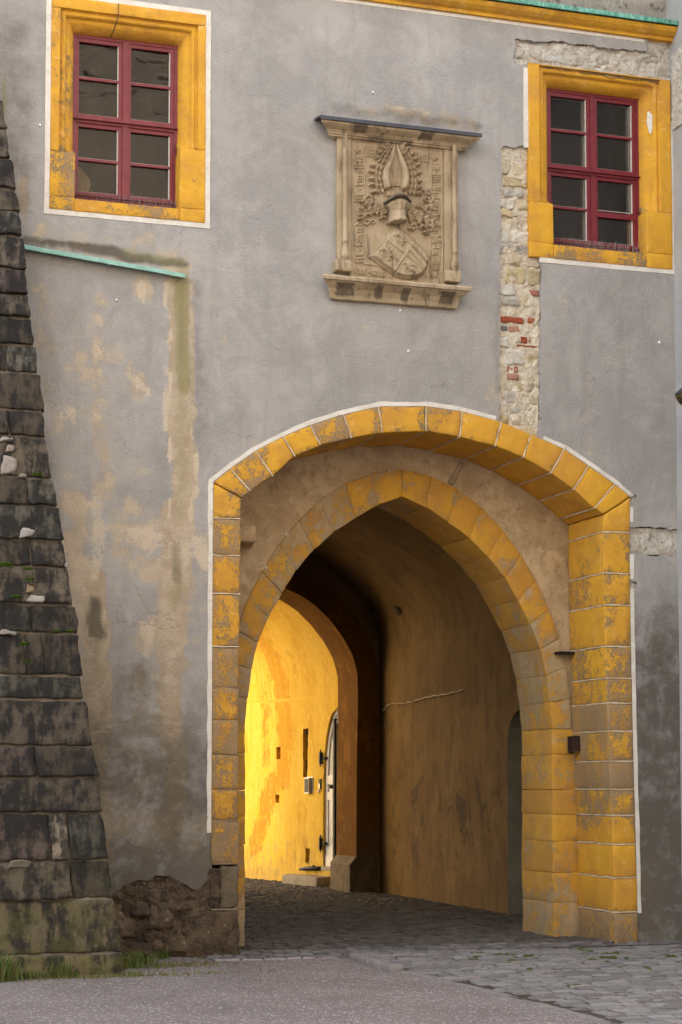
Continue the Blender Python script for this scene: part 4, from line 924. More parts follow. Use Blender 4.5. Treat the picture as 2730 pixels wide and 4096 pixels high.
# ================================================================== VAULTED PASSAGE
PSG = thing('vaulted_passage', 'dim brown vaulted passage behind the gateway ending at an ochre inner arch', 'passage', (1.9, 5, 0))
VR = [(1.89, 5.20), (2.4, 5.14), (2.9, 4.99), (3.32, 4.80), (3.57, 4.64), (3.748, 4.519), (3.974, 4.333), (4.174, 4.127), (4.31, 3.853), (4.365, 3.51), (4.36, 3.125)]
XT = 4.352; Y2 = 8.6; Y2B = 9.48
def vault():
    VRr = resample(VR, 26); prof = mirror(VRr)[::-1] + VRr[1:]
    ys = np.linspace(RDEP - .03, Y2 + .02, 50); mb = MB(); n = len(prof); v = []
    for y in ys:
        for (x, z) in prof: k = nz((x, y, z), 1.3) * .018; v.append((x + (k if abs(x - 1.89) < 2.4 else k * .1), y, z + k))
    mb.add(v, [(j * n + i, j * n + i + 1, (j + 1) * n + i + 1, (j + 1) * n + i) for j in range(len(ys) - 1) for i in range(n - 1)])
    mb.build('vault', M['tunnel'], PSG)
    # right wall with an arched niche; left wall plain
    nich = [(3.96, -.1), (3.955, 1.6), (3.95, 2.05), (3.90, 2.22), (3.80, 2.34), (3.66, 2.41), (3.5, 2.44), (3.3, 2.43), (3.05, 2.36), (2.85, 2.2), (2.75, 1.9), (2.73, -.1)]
    w = sheet([(RDEP - .03, -.1), (Y2 + .02, -.1), (Y2 + .02, 3.14), (RDEP - .03, 3.14)], [nich], .12, lambda a, b: (XT + nz((0, a, b), 1.5) * .012 * min(1, max(0, (3.1 - b) * 3)), a, b))
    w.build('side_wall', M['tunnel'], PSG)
    lip = MB(); n_ = len(nich); lip.add([(XT - .004, a, b) for a, b in nich] + [(XT + .38, a, b) for a, b in nich], [(i, (i + 1) % n_, (i + 1) % n_ + n_, i + n_) for i in range(n_)]); lip.build('niche_reveal', M['niche'], PSG, smooth=False)
    bk = MB(); bk.add([(XT + .36, 2.6, -.1), (XT + .36, 4.1, -.1), (XT + .36, 4.1, 2.6), (XT + .36, 2.6, 2.6)], [(0, 1, 2, 3)]); bk.build('niche_back', M['niche'], PSG)
    lw = sheet([(RDEP - .03, -.1), (Y2 + .02, -.1), (Y2 + .02, 3.14), (RDEP - .03, 3.14)], [], .3, lambda a, b: (2 * 1.89 - XT, a, b)); lw.build('side_wall', M['tunnel'], PSG)
    # wall between recess and tunnel above / beside the pointed arch
    tr = [(-.9, -.1), (-.9, 5.6), (4.7, 5.6), (4.7, -.1)]
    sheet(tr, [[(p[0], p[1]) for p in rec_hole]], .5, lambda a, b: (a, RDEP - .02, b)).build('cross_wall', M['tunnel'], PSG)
    # far cross wall and inner arch
    IR = [(1.89, 4.56), (2.4, 4.48), (2.931, 4.30), (3.13, 4.224), (3.371, 4.082), (3.595, 3.874), (3.793, 3.626), (3.928, 3.396), (4.007, 3.141), (4.018, 2.823)]
    IRr = resample(IR, 22); prof = [(-.235, .5)] + mirror(IRr)[::-1] + IRr[1:] + [(4.0, 2.0), (3.99, .5)]
    o = [(-.9, -.1), (-.9, 5.6), (4.7, 5.6), (4.7, -.1)]
    hole = [(-.21, -.2)] + prof + [(3.99, -.2)]
    f = sheet(o, [hole], .12, lambda a, b: (a, Y2 + nz((a, 0, b), 2) * .01, b))
    wr = np.zeros((len(f.v), 4)); wr[:, 3] = 1; VV = np.array(f.v); wr[:, 0] = .40 + .1 * (VV[:, 2] < 1.3); wr[:, 2] = np.clip((1.6 - VV[:, 2]) * .35, 0, .5)
    f.build('cross_wall', M['tunnel'], PSG)
    OR_ = [(1.89, 4.86), (2.4, 4.78), (3.041, 4.50), (3.483, 4.38), (3.726, 4.20), (3.974, 3.97), (4.151, 3.677), (4.286, 3.382), (4.325, 3.125), (4.345, 2.823)]; OR_[2] = (2.98, 4.62); OR_[3] = (3.40, 4.43)
    oR = resample(OR_, 22); po = [(-.565, .5)] + mirror(oR)[::-1] + oR[1:] + [(4.345, 2.0), (4.345, .5)]
    rg = MB(); strip(rg, po, prof, Y2 - .035, Y2 + .02); wr = np.zeros((len(rg.v), 4)); wr[:, 3] = 1; VV = np.array(rg.v); wr[:, 0] = .34; wr[:, 2] = np.clip((2.4 - VV[:, 2]) * .3, 0, .6)
    rg.build('inner_arch_ring', M['yellow_shaded'], PSG, smooth=False, attrs={'wear': wr})
    mb = MB(); pd = dens(prof, .12); ys = np.linspace(Y2 - .034, Y2B, 8); n = len(pd); v = []
    for y in ys:
        for (x, z) in pd: k = nz((x, y, z), 3) * .008; v.append((x + k, y, z + k))
    s0 = 0; mb.add(v, [(j * n + i, j * n + i + 1, (j + 1) * n + i + 1, (j + 1) * n + i) for j in range(len(ys) - 1) for i in range(n - 1)])
    D = mb.attrs.setdefault('wear', {})
    for i, p in enumerate(mb.v): D[i] = (.18 + (.2 if p[2] < 1.2 else 0), (int(p[2] * 2.3) * .37) % 1, max(0, (.9 - p[2]) * .4))
    mb.build('inner_arch_soffit', M['yellow_shaded'], PSG)
    sheet(o, [hole], .6, lambda a, b: (a, Y2B - .005, b)).build('inner_arch_back', M['recess'], PSG)
    for sx, nm in ((1, 0), (-1, 1)):     # plinths with a weathered top
        q = [(3.995, .52), (3.90, .40), (3.90, -.1), (4.3, -.1), (4.3, .52)]
        if sx < 0: q = mirror(q)
        pl = MB(); yy = np.linspace(Y2 - .02, Y2B + .01, 6); nn = len(q); v = []
        for y in yy:
            for (x, z) in q: k = nz((x, y, z), 6) * .012; v.append((x + k, y, z + k))
        pl.add(v, [(j * nn + i, j * nn + (i + 1) % nn, (j + 1) * nn + (i + 1) % nn, (j + 1) * nn + i) for j in range(5) for i in range(nn)] + [tuple(range(nn)), tuple(range(5 * nn + nn - 1, 5 * nn - 1, -1))])
        pl.build('plinth', M['plinth'], PSG, smooth=False)
    # crack along the vault end and dark scars in the plaster
    cr = MB(); pts = [(x - .02 * (1 if x > 1.89 else -1), Y2 - .03, z - .02) for x, z in resample(VR, 40)] + [(XT - .01, Y2 - .02, z) for z in (2.9, 2.5, 2.1)]
    cr.tube([(p[0] + nz(p, 6) * .01, p[1], p[2] + nz(p, 7) * .01) for p in pts], .011, 4); cr.build('crack', M['groove'], PSG)
    sc_ = MB()
    for (u_, v_, w_, h_) in [(1495, 2440, .22, .16), (1590, 2440, .14, .2), (1443, 2170, .05, .08)]:
        # find the vault point that pixel looks at
        r = ray(u_, v_); best = None
        for s_ in np.linspace(.0022, .0036, 400):
            p = CAM + r * s_
            zz = np.interp(p[0], [q[0] for q in VR], [q[1] for q in VR])
            if p[2] > zz - .03: best = p; break
        if best is None: continue
        e = MB(); k = 14; vs = [tuple(best + np.array([-.012, 0, -.012]))]
        for j in range(k):
            g = 2 * math.pi * j / k; rr = .7 + .4 * nz((g, u_, 0), 1.1); dy, dt = math.cos(g) * w_ * rr, math.sin(g) * h_ * rr * .5
            x = best[0] + dt * .5; vs.append((x - .012, best[1] + dy, best[2] - dt * .85 - .012))
        e.add(vs, [(0, j + 1, (j + 1) % k + 1) for j in range(k)]); e.build('plaster_scar', M['base_rubble'], PSG, smooth=False)
M['plinth'] = mat_simple('grimy_plinth_stone', (.085, .058, .028), (.15, .105, .055), 6, .9, 40, .7, .012)
M['niche'] = mat_simple('green_grey_niche_plaster', (.19, .185, .14), (.26, .245, .19), 3, .95, 50, .5, .01)
vault()
# cable on the passage wall
mb = MB(); pts = []
for t in np.linspace(0, 1, 50):
    y = 8.4 - 3.1 * t; z = 2.63 + .10 * t + .02 * math.sin(t * 13) * (1 - t) + .006 * math.sin(t * 60) - (.05 if t < .06 else 0); pts.append((XT - .022, y, z))
mb.tube(pts, .009, 5)
tagp(mb.build('cable', M['cable']), 'thin pale cable sagging along the brown passage wall', 'cable')

# ================================================================== SUNLIT WALL
A0, B0 = np.array([3.522, 12.975]), np.array([4.130, 10.290])
DV = (B0 - A0) / np.linalg.norm(B0 - A0); NV = np.array([-DV[1], DV[0]]) * -1
if NV[0] > 0: NV = -NV
def WP(s, z, q=0.0): p = B0 + DV * s + NV * q; return (p[0], p[1], z)
YW = thing('sunlit_wall', 'glowing yellow peeling wall and vault seen through the passage', 'wall', (B0[0], B0[1], 0))
def sunwall():
    door = [(-.165, .30), (-.165, 1.6), (-.14, 1.95), (-.08, 2.25), (0.0, 2.45), (.10, 2.60), (.27, 2.70), (.44, 2.60), (.54, 2.45), (.60, 2.25), (.64, 1.95), (.65, 1.6), (.65, .30)]
    slot = jag([(-.79, 2.38), (-.79, 1.66), (-.66, 1.60), (-.62, 2.40)], .012, .04); low = jag([(-.70, .56), (-.72, .33), (-.60, .30), (-.57, .55)], .012, .04)
    h1 = [(-1.65, 2.12), (-1.65, 1.93), (-1.51, 1.93), (-1.51, 2.12)]; h2 = [(-1.66, 1.37), (-1.66, 1.24), (-1.53, 1.24), (-1.53, 1.37)]
    w = sheet([(-3.4, -.1), (1.0, -.1), (1.0, 2.9), (-3.4, 2.9)], [door, slot, low, h1, h2], .08, lambda a, b: WP(a, b, nz((a, 0, b), 1.8) * .012 * min(1, (2.9 - b) * 3)), None, lambda a, b: WP(a, b, -.14))
    def peel(VV):
        VV = np.array(VV); uu, vv_ = projF(VV[:, 0], VV[:, 1], VV[:, 2]); fa, fb = uu / SF, vv_ / SF
        pl_ = np.zeros((len(VV), 4)); pl_[:, 3] = 1; pl_[:, 1] = np.clip((676 - fa) / 50, 0, 1) * np.clip((fb - 1440) / 120, .15, 1)
        for pts, wd, sv in [([(592, 1470), (625, 1500), (648, 1590), (655, 1700), (650, 1800)], 20, .62), ([(600, 1560), (612, 1640), (612, 1760)], 12, .5), ([(628, 1790), (600, 1900), (585, 1950)], 20, .6), ([(660, 1560), (668, 1700)], 16, .45), ([(690, 1850), (690, 1980)], 22, .42), ([(570, 1960), (600, 2000)], 14, .4), ([(590, 1440), (600, 1400)], 20, .45)]:
            D = np.full(len(VV), 1e9)
            for p, q in zip(pts[:-1], pts[1:]): D = np.minimum(D, sdist(fa, fb, *p, *q)[0])
            pl_[:, 0] = np.maximum(pl_[:, 0], sv * np.clip(1.6 - D / wd, 0, 1))
        return pl_
    pl_ = peel(w.v)
    w.build('wall_face', M['ywall'], YW, attrs={'peel': pl_})
    # vault above: quarter ellipse then the far side
    prof = [(0, 2.88)] + [(2.3 - 2.3 * math.cos(t), 2.9 + 2.05 * math.sin(t)) for t in np.linspace(.06, 1.85, 26)]
    ss_ = np.linspace(-3.4, 1.05, 26); mb = MB(); n = len(prof); v = []
    for s_ in ss_:
        for (q, z) in prof: k = nz((s_, q, z), 1.4) * .02; v.append(WP(s_, z + (k if z > 3 else 0), q))
    mb.add(v, [(j * n + i, j * n + i + 1, (j + 1) * n + i + 1, (j + 1) * n + i) for j in range(len(ss_) - 1) for i in range(n - 1)])
    mb.build('vault', M['ywall'], YW, attrs={'peel': peel(mb.v)})
    sheet([(-11, -.1), (-3.4, -.1), (-3.4, 5.5), (-11, 5.5)], [], .4, lambda a, b: WP(a, b, nz((a, 0, b), 1.8) * .012)).build('wall_face', M['ywall'], YW)
    for nm, (a, b, c, d), mm in (('brick_recess', (-.84, -.58, 1.55, 2.45), 1), ('brick_recess', (-.76, -.53, .26, .6), 1), ('brick_recess', (-1.68, -1.48, 1.9, 2.15), 0), ('brick_recess', (-1.69, -1.5, 1.2, 1.4), 0)):
        mb = MB()
        if mm:
            z = c; rn = random.Random(int(c * 10))
            while z < d:
                h = rn.uniform(.06, .10); a_ = a + rn.uniform(-.05, 0)
                while a_ < b:
                    ww = rn.uniform(.09, .16); q = -.05 - rn.uniform(0, .03); mb.block([WP(a_ + .006, z + .005, q), WP(a_ + ww - .006, z + .005, q), WP(a_ + ww - .006, z + h - .005, q), WP(a_ + .006, z + h - .005, q)] + [WP(a_, z, -.14), WP(a_ + ww, z, -.14), WP(a_ + ww, z + h, -.14), WP(a_, z + h, -.14)], (3, 3, 1), .01, .01, 14, a_); a_ += ww
                z += h
        mb.add([WP(a, c, -.10), WP(b, c, -.10), WP(b, d, -.10), WP(a, d, -.10)], [(0, 1, 2, 3)])
        mb.build(nm, M['base_rubble'] if mm else M['brickred'], YW, smooth=False)
    # door: leaf with stiles, boards, bar and hinges
    D = bpy.data.objects.new('door', None); COL.objects.link(D); D.parent = YW; D.location = Vector(WP(-.165, .3)) - Vector(YW.location); D['label'] = 'white boarded door with arched head'
    def slab(mb, a, b, c, d, q0, q1):
        P = [WP(a, c, q1), WP(b, c, q1), WP(b, d, q1), WP(a, d, q1), WP(a, c, q0), WP(b, c, q0), WP(b, d, q0), WP(a, d, q0)]
        mb.add(P, [(0, 1, 2, 3), (7, 6, 5, 4), (0, 4, 5, 1), (1, 5, 6, 2), (2, 6, 7, 3), (3, 7, 4, 0)])
    leaf = MB(); ins = [(a * .995 + .0012, b) for a, b in door]; n = len(ins)
    leaf.add([WP(a, b, -.06) for a, b in ins] + [WP(a, b, -.10) for a, b in ins], [tuple(range(n))[::-1], tuple(range(n, 2 * n))] + [(i, (i + 1) % n, (i + 1) % n + n, i + n) for i in range(n)])
    lf = leaf.build('leaf', M['door'], D, smooth=False)
    fm = MB()
    for (a, b, c, d) in ((-.162, -.10, .46, 1.98), (.06, .12, .46, 2.45), (-.10, .06, .46, .60), (-.10, .06, 1.30, 1.42), (-.10, .06, 1.54, 1.66), (.155, .215, .46, 2.5), (.575, .64, .46, 1.98), (.215, .575, .46, .6), (.215, .575, 1.3, 1.42)): slab(fm, a, b, c, d, -.061, -.040)
    slab(fm, -.163, .65, .302, .46, -.061, -.030); fm.build('stile', M['door'], D, smooth=False)
    arch = MB(); pa = [p for p in door[1:-1]]; inn = [(a + (.24 - a) * .16, b - .05) for a, b in pa]
    arch.add([WP(a, b, -.038) for a, b in pa] + [WP(a, b, -.038) for a, b in inn], [(i, i + 1, len(pa) + i + 1, len(pa) + i)[::-1] for i in range(len(pa) - 1)]); arch.build('arched_rail', M['door'], D, smooth=False)
    gr = MB()
    for k in range(9):
        for (a, b, c, d) in ((-.10, .06, .62, 1.28), (-.10, .06, 1.68, 2.2)):
            z0 = c - .5 + k * .16; p0, p1 = (a, z0), (b, z0 + .42)
            if p1[1] < d and p0[1] > c - .3 and p0[1] < d:
                t0 = max(0, (c - p0[1]) / .42); P0 = (a + (b - a) * t0, max(p0[1], c)); nw = .007
                gr.add([WP(P0[0], P0[1] - nw, -.058), WP(p1[0], p1[1] - nw, -.058), WP(p1[0], p1[1] + nw, -.058), WP(P0[0], P0[1] + nw, -.058)], [(0, 1, 2, 3)])
    gr.build('board_groove', M['groove'], D, smooth=False)
    bar = MB(); slab(bar, .115, .16, .33, 2.52, -.06, .0); slab(bar, .185, .20, .6, 2.45, -.06, -.02); bar.build('iron_bar', M['black'], D, smooth=False)
    lk = MB(); slab(lk, .08, .21, 1.47, 1.52, -.05, .03); lk.lathe([(.0, -.03), (.03, -.02), (.035, .02), (.0, .03)], WP(.13, 1.5, .03), 8, Vector((0, 0, 1))); lk.build('latch', M['black'], D, smooth=False)
    for zz in (1.93, .64):
        hg = MB(); slab(hg, -.215, -.185, zz - .09, zz + .09, -.005, .05); slab(hg, -.19, -.10, zz - .02, zz + .02, -.04, .02); hg.tube([WP(-.20, zz - .13, .03), WP(-.20, zz + .13, .03)], .011, 6); hg.build('hinge', M['black'], D, smooth=False)
    sill = MB(); slab(sill, -.20, .66, .24, .302, -.14, .02); sill.build('threshold', M['stepstone'], D, smooth=False)
    # fixtures on the wall: separate things
    b_ = thing('letter_box', 'pale metal letter box with its shaded side painted dark on the glowing yellow wall', 'letter box', WP(-.54, 1.39))
    m1 = MB(); slab(m1, -.635, -.505, 1.395, 1.635, .0, .065); m1.build('body', M['zinc'], b_, smooth=False)
    m1 = MB(); slab(m1, -.65, -.46, 1.40, 1.65, .0, .012); m1.build('back_plate', M['zinc'], b_, smooth=False)
    m1 = MB(); slab(m1, -.625, -.515, 1.41, 1.62, .065, .068); m1.build('shaded_face', M['black'], b_, smooth=False)  # black plate paints the unlit face of the box as shade
    i_ = thing('door_intercom', 'small dark intercom panel beside the white door hinges', 'intercom', WP(-.245, 1.44))
    m1 = MB(); slab(m1, -.275, -.215, 1.46, 1.62, .0, .02); m1.build('panel', M['black'], i_, smooth=False)
    m1 = MB(); slab(m1, -.262, -.232, 1.47, 1.545, .02, .026); m1.build('button_plate', M['zinc'], i_, smooth=False)
    m1 = MB(); slab(m1, -.30, -.25, 1.415, 1.445, .0, .03); m1.build('bell_push', M['putty'], i_, smooth=False)
    h_ = MB(); h_.tube([WP(-.78, .235, .05), WP(-.60, .25, .06), WP(-.42, .262, .06), WP(-.26, .262, .03), WP(-.24, .27, -.01)], [.024, .03, .032, .03, .03], 8)
    h_.tube([WP(-.40, .285, .06), WP(-.34, .29, .05)], .02, 6)
    tagp(h_.build('iron_rail_stub', M['black']), 'dark iron bar fixed low on the yellow wall above the stone step', 'iron bar')
    stp = MB(); P = [WP(-.90, -.03, .30), WP(.10, -.03, .28), WP(.10, .15, .28), WP(-.90, .155, .30), WP(-.90, -.03, -.02), WP(.10, -.03, -.02), WP(.10, .15, -.02), WP(-.90, .155, -.02)]
    stp.block([P[1], P[0], P[3], P[2], P[5], P[4], P[7], P[6]], (10, 3, 3), .018, .014, 7)
    tagp(stp.build('stone_step', M['stepstone']), 'worn grey stone step below the white door', 'step')
sunwall()

# ================================================================== BUTTRESS
BT = thing('stone_buttress', 'dark leaning buttress of rough sandstone blocks at the left edge', 'buttress', (-1.9, -.8, 0))
def buttress():
    cv = [3905, 3810, 3595, 3440, 3250, 3110, 2985, 2800, 2705, 2535, 2420, 2270, 2165, 2025, 1915, 1750, 1645, 1495, 1385, 1275, 1185, 1080, 950, 850, 760, 640, 520, 400, 260, 100, -60]
    ev = [(508, 3905), (498, 3800), (482, 3700), (455, 3560), (430, 3400), (412, 3230), (392, 3100), (350, 2900), (330, 2680), (300, 2400), (262, 2180), (215, 1900), (172, 1600), (130, 1250), (100, 1000), (75, 800), (40, 560), (0, 350), (-40, 150), (-90, -80)]
    def yf(z): return -1.30 + 1.12 * min(1, max(0, z) / 7.8)
    def edge(v):
        u_ = float(np.interp(v, [e[1] for e in ev][::-1], [e[0] for e in ev][::-1])); y = -1.0
        for _ in range(12): p = onY(u_, v, y); y = yf(p[2])
        return p
    pts = [edge(v) for v in cv]; pts[0] = np.array([pts[0][0], yf(0), -.05])
    rn = random.Random(11); st = MB(); core = MB(); whites = MB()
    def tint():
        g = rn.uniform(.055, .125); q = rn.random(); return (g * 1.12, g * .90, g * .66) if q < .65 else (g * 1.12, g * .82, g * .68) if q < .85 else (g * 1.02, g * .92, g * .72)
    def xl(z): return -2.36 - .035 * z
    for i in range(len(pts) - 1):
        p0, p1 = pts[i], pts[i + 1]; z0, z1 = p0[2], p1[2]; gap = .011
        a0, a1 = xl(z0), xl(z1); W = p0[0] - a0
        if i in (0, 3, 5, 9, 11, 15, 17): cuts = [0, rn.uniform(.42, .62), 1]
        elif i == 8: cuts = [0, .42, .60, 1]
        elif i in (1, 4, 6, 10, 12): cuts = [0, 1]
        else: cuts = [0, rn.uniform(.35, .65), 1] if rn.random() < .22 else [0, 1]
        if i == 3: cuts = [0, .50, .66, 1]
        for k in range(len(cuts) - 1):
            c0, c1 = cuts[k], cuts[k + 1]; g = .006
            def X(c, lo): return (a0 + (p0[0] - a0) * c) if lo else (a1 + (p1[0] - a1) * c)
            out = rn.uniform(-.006, .034); jr = rn.uniform(-.018, .012) if c1 == 1 else 0
            y0, y1 = yf(z0) - out, yf(z1) - out * .8; zz0, zz1 = z0 + gap * (1 if i else 0), z1 - gap
            yb0, yb1 = (.06, .06)
            if i == 3 and k == 1: s0 = len(st.v); tn = (.26, .21, .16)
            else: tn = tint()
            if i == 0: tn = (.15, .115, .065)
            if i == 1: tn = (.125, .098, .062)
            s0 = len(st.v)
            st.block([(X(c0, 1) + g, y0, zz0), (X(c1, 1) - g + jr, y0, zz0), (X(c1, 0) - g + jr, y1, zz1), (X(c0, 0) + g, y1, zz1),
                      (X(c0, 1) + g, yb0, zz0), (X(c1, 1) - g + jr, yb0, zz0), (X(c1, 0) - g + jr, yb1, zz1), (X(c0, 0) + g, yb1, zz1)], (14, 8, 6), .012, .017, 9, rn.uniform(0, 99), .5)
            st.tag('tint', s0, tn)
    st.build('stone_blocks', M['block'], BT)
    V = []; m = len(pts)
    for p in pts: z = p[2]; y = yf(z) + .024; V += [(xl(z) + .02, y, z), (p[0] - .022, y, z), (p[0] - .022, .05, z), (xl(z) + .02, .05, z)]
    core.add(V, [(4 * i + a, 4 * i + (a + 1) % 4, 4 * i + 4 + (a + 1) % 4, 4 * i + 4 + a) for i in range(m - 1) for a in range(4)] + [(3, 2, 1, 0), tuple(4 * m - 4 + a for a in range(4))])
    core.build('mortar', M['mortar'], BT, smooth=False)
    for (u_, v_, w_, h_, t) in [(35, 1860, 60, 75, (.55, .47, .42)), (40, 1795, 34, 30, (.50, .42, .37)), (105, 2133, 62, 38, (.58, .54, .50)), (120, 2356, 36, 34, (.46, .33, .20)), (142, 2395, 68, 26, (.58, .54, .48)), (30, 2530, 70, 20, (.44, .40, .36)), (25, 1758, 56, 14, (.55, .50, .45)), (90, 1905, 34, 16, (.42, .36, .28)), (75, 3455, 90, 30, (.24, .20, .15)), (265, 2260, 16, 18, (.45, .40, .34))]:
        y = -1.0
        for _ in range(12): p = onY(u_, v_, y); y = yf(p[2])
        w, h = w_ / 450, h_ / 450; s0 = len(whites.v); x, z = p[0], p[2]
        whites.block([(x - w * .5, y - .050, z - h * .5), (x + w * .4, y - .046, z - h * .42), (x + w * .5, y - .042, z + h * .3), (x - w * .3, y - .046, z + h * .5), (x - w * .6, y + .08, z - h * .6), (x + w * .5, y + .08, z - h * .5), (x + w * .55, y + .08, z + h * .4), (x - w * .4, y + .08, z + h * .55)], (4, 4, 2), .016, .016, 16, u_)
        whites.tag('tint', s0, tuple(q_ * .68 for q_ in t)); whites.build('filler_stone', M['rubble'], BT); whites = MB()
    return yf
YF_B = buttress()

M['fern'] = mat_simple('fern_green', (.09, .17, .02), (.15, .25, .04), 30, .7)
# small ferns growing from the buttress joints
def weed(name, p, size, n, seed, mat, up=.6):
    rn = random.Random(seed); mb = MB()
    for k in range(n):
        g = rn.uniform(0, 2 * math.pi); el = rn.uniform(.2, 1.2) * up; L = size * rn.uniform(.5, 1); d = Vector((math.cos(g) * math.cos(el), -abs(math.sin(g)) * math.cos(el) * .7, math.sin(el)))
        a = Vector(p); sd_ = d.cross(Vector((0, 0, 1))).normalized()
        for q in range(5):
            t = (q + 1) / 5; c = a + d * L * t + Vector((0, 0, -L * .35 * t * t)); lf = size * .26 * (1.15 - t)
            for sg in (-1, 1):
                e = c + sd_ * lf * sg * 1.3 + d * lf * .6 + Vector((0, 0, rn.uniform(-.3, .5) * lf)); f = c + d * lf * 1.1
                mb.add([c, e, f], [(0, 1, 2)])
    return mb.build(name, mat, smooth=False)
for k, (u_, v_, s_) in enumerate([(150, 1905, .05), (20, 2268, .07), (112, 2280, .045), (120, 2322, .045), (65, 2392, .05), (100, 2580, .05), (282, 2530, .045), (228, 2528, .035), (105, 2650, .045)]):
    y = -1.0
    for _ in range(12): p = onY(u_, v_, y); y = YF_B(p[2]) - .055
    lab = ['small fern beneath a white filler stone in the buttress', 'largest fern tuft at the left edge of the buttress', 'tiny fern above the orange filler stone in the buttress', 'fern tuft just over the orange stone in a buttress joint', 'fern sprouting left of the lowest white filler stone', 'fern tuft in the upright joint between two dark blocks', 'fern at the right arris of the buttress under a long block', 'smallest fern sprig under the long dark block of the buttress', 'lowest fern growing from the buttress joints'][k]
    tagp(weed('wall_fern', p, s_ * 1.7, 26, k, M['fern']), lab, 'fern', 'ferns in the buttress joints')
# grass along the foot of the wall
def blades(mb, x, y, h, rn, w=.004):
    g = rn.uniform(0, 6.28); lean = rn.uniform(.1, .7) * h; dx, dy = math.cos(g), math.sin(g); px, py = -dy * w, dx * w
    mb.add([(x - px, y - py, 0), (x + px, y + py, 0), (x + dx * lean * .4 + px * .7, y + dy * lean * .4 + py * .7, h * .65), (x + dx * lean * .4 - px * .7, y + dy * lean * .4 - py * .7, h * .65), (x + dx * lean, y + dy * lean, h * (1 - .25 * rn.random()))], [(0, 1, 2, 3), (3, 2, 4)])
rn = random.Random(4); g1 = MB(); g2 = MB()
for cx, cy, rx, ry, n, h in [(-2.42, -1.50, .16, .12, 420, .27), (-2.2, -1.42, .2, .05, 160, .10), (-1.86, -1.43, .08, .05, 120, .17), (-2.0, -1.42, .5, .04, 120, .06), (-1.2, -.75, .14, .16, 160, .12), (-1.02, -.55, .12, .14, 130, .13), (-.95, -.85, .2, .08, 90, .05), (-.75, -.12, .08, .05, 40, .14), (-1.05, -.35, .1, .1, 90, .14), (-.4, -.2, .1, .05, 25, .05), (-1.3, -1.44, .12, .05, 60, .06)]:
    for _ in range(n): blades(g1 if rn.random() < .72 else g2, rn.gauss(cx, rx * .6), rn.gauss(cy, ry * .6), h * rn.uniform(.4, 1.05), rn)
for _ in range(500): blades(g2, rn.gauss(-1.6, .6), rn.gauss(-1.50, .05), rn.uniform(.01, .035), rn, .006)
for _ in range(350): blades(g2, rn.gauss(-.85, .3), rn.gauss(-.72, .14), rn.uniform(.01, .03), rn, .006)
tagp(g1.build('grass', M['leaf'], smooth=False), kind='stuff'); tagp(g2.build('dry_grass', M['straw'], smooth=False), kind='stuff')
mo = MB()
for _ in range(40):
    cx, cy = rn.uniform(1.6, 4.3), rn.choice([rn.uniform(-2.2, -.4), rn.uniform(-1.6, -.5), rn.uniform(-4, -.5)]); L = rn.uniform(.02, .10)
    mo.block([(cx - L, cy - .025, -.01), (cx + L, cy - .025, -.01), (cx + L * .8, cy - .012, .022), (cx - L * .8, cy - .012, .022), (cx - L, cy + .025, -.01), (cx + L, cy + .025, -.01), (cx + L * .8, cy + .012, .022), (cx - L * .8, cy + .012, .022)], (4, 1, 2), .012, .014, 20, cx)
tagp(mo.build('moss', M['moss'], smooth=False), kind='stuff')
kb = MB(); p0, p1 = onZ(1392, 3838), onZ(1562, 3890); kw = .13
pts = [p0 + (p1 - p0) * t for t in np.linspace(0, 1, 3)]
for a_, b_ in zip(pts[:-1], pts[1:]):
    d = (b_ - a_)[:2]; d /= np.linalg.norm(d); nn = np.array([d[1], -d[0]]) * -1; q = [a_[:2] + d * .006, b_[:2] - d * .006, b_[:2] - d * .006 + nn * kw, a_[:2] + d * .006 + nn * kw]
    c8 = [(q[0][0], q[0][1], -.03), (q[1][0], q[1][1], -.03), (q[1][0], q[1][1], .062), (q[0][0], q[0][1], .062), (q[3][0], q[3][1], -.03), (q[2][0], q[2][1], -.03), (q[2][0], q[2][1], .058), (q[3][0], q[3][1], .058)]
    kb.block(c8, (8, 3, 3), .025, .008, 8)
tagp(kb.build('kerb_stone', M['kerb']), 'low rounded kerb stone where gravel meets the cobbles', 'kerb stone')

# ================================================================== SIDE WALL AND COURTYARD
SW = thing('side_wall', 'pale grey return wall along the right edge', 'wall', (WALL_X1, -3, 0))
mb = sheet([(-6.0, -.3), (.3, -.3), (.3, 9.6), (-6.0, 9.6)], [], .25, lambda a, b: (WALL_X1 + .012 * nz((0, a, b), .9), a, b), None)
mb.build('wall_face', M['side'], SW)
mb = MB(); mb.box(WALL_X1 + .02, WALL_X1 + .5, -6.0, .3, -.3, 9.6); mb.build('wall_core', M['side'], SW, smooth=False)
rough_sheet([(-.95, 8.15), (-.02, 8.2), (-.02, 8.98), (-.9, 9.0)], .014, WALL_X1 - .012, .02, 9, to3d=lambda x, z, k: (WALL_X1 - .012 - abs(k), x, z), off=31).build('broken_mortar', M['plaster_core'], SW)
OB = thing('courtyard_house', 'plain plastered house across the courtyard, mirrored in the window panes', 'building', (0, -30, 0))
mb = MB(); mb.box(-34, 34, -34, -24.5, -.1, 19); mb.build('wall', M['court'], OB, smooth=False)
mb = MB(); mb.extr_x([(-34.5, 19), (-29.3, 24), (-24.1, 19)], -34.5, 34.5); mb.build('roof', M['roof'], OB, smooth=False)

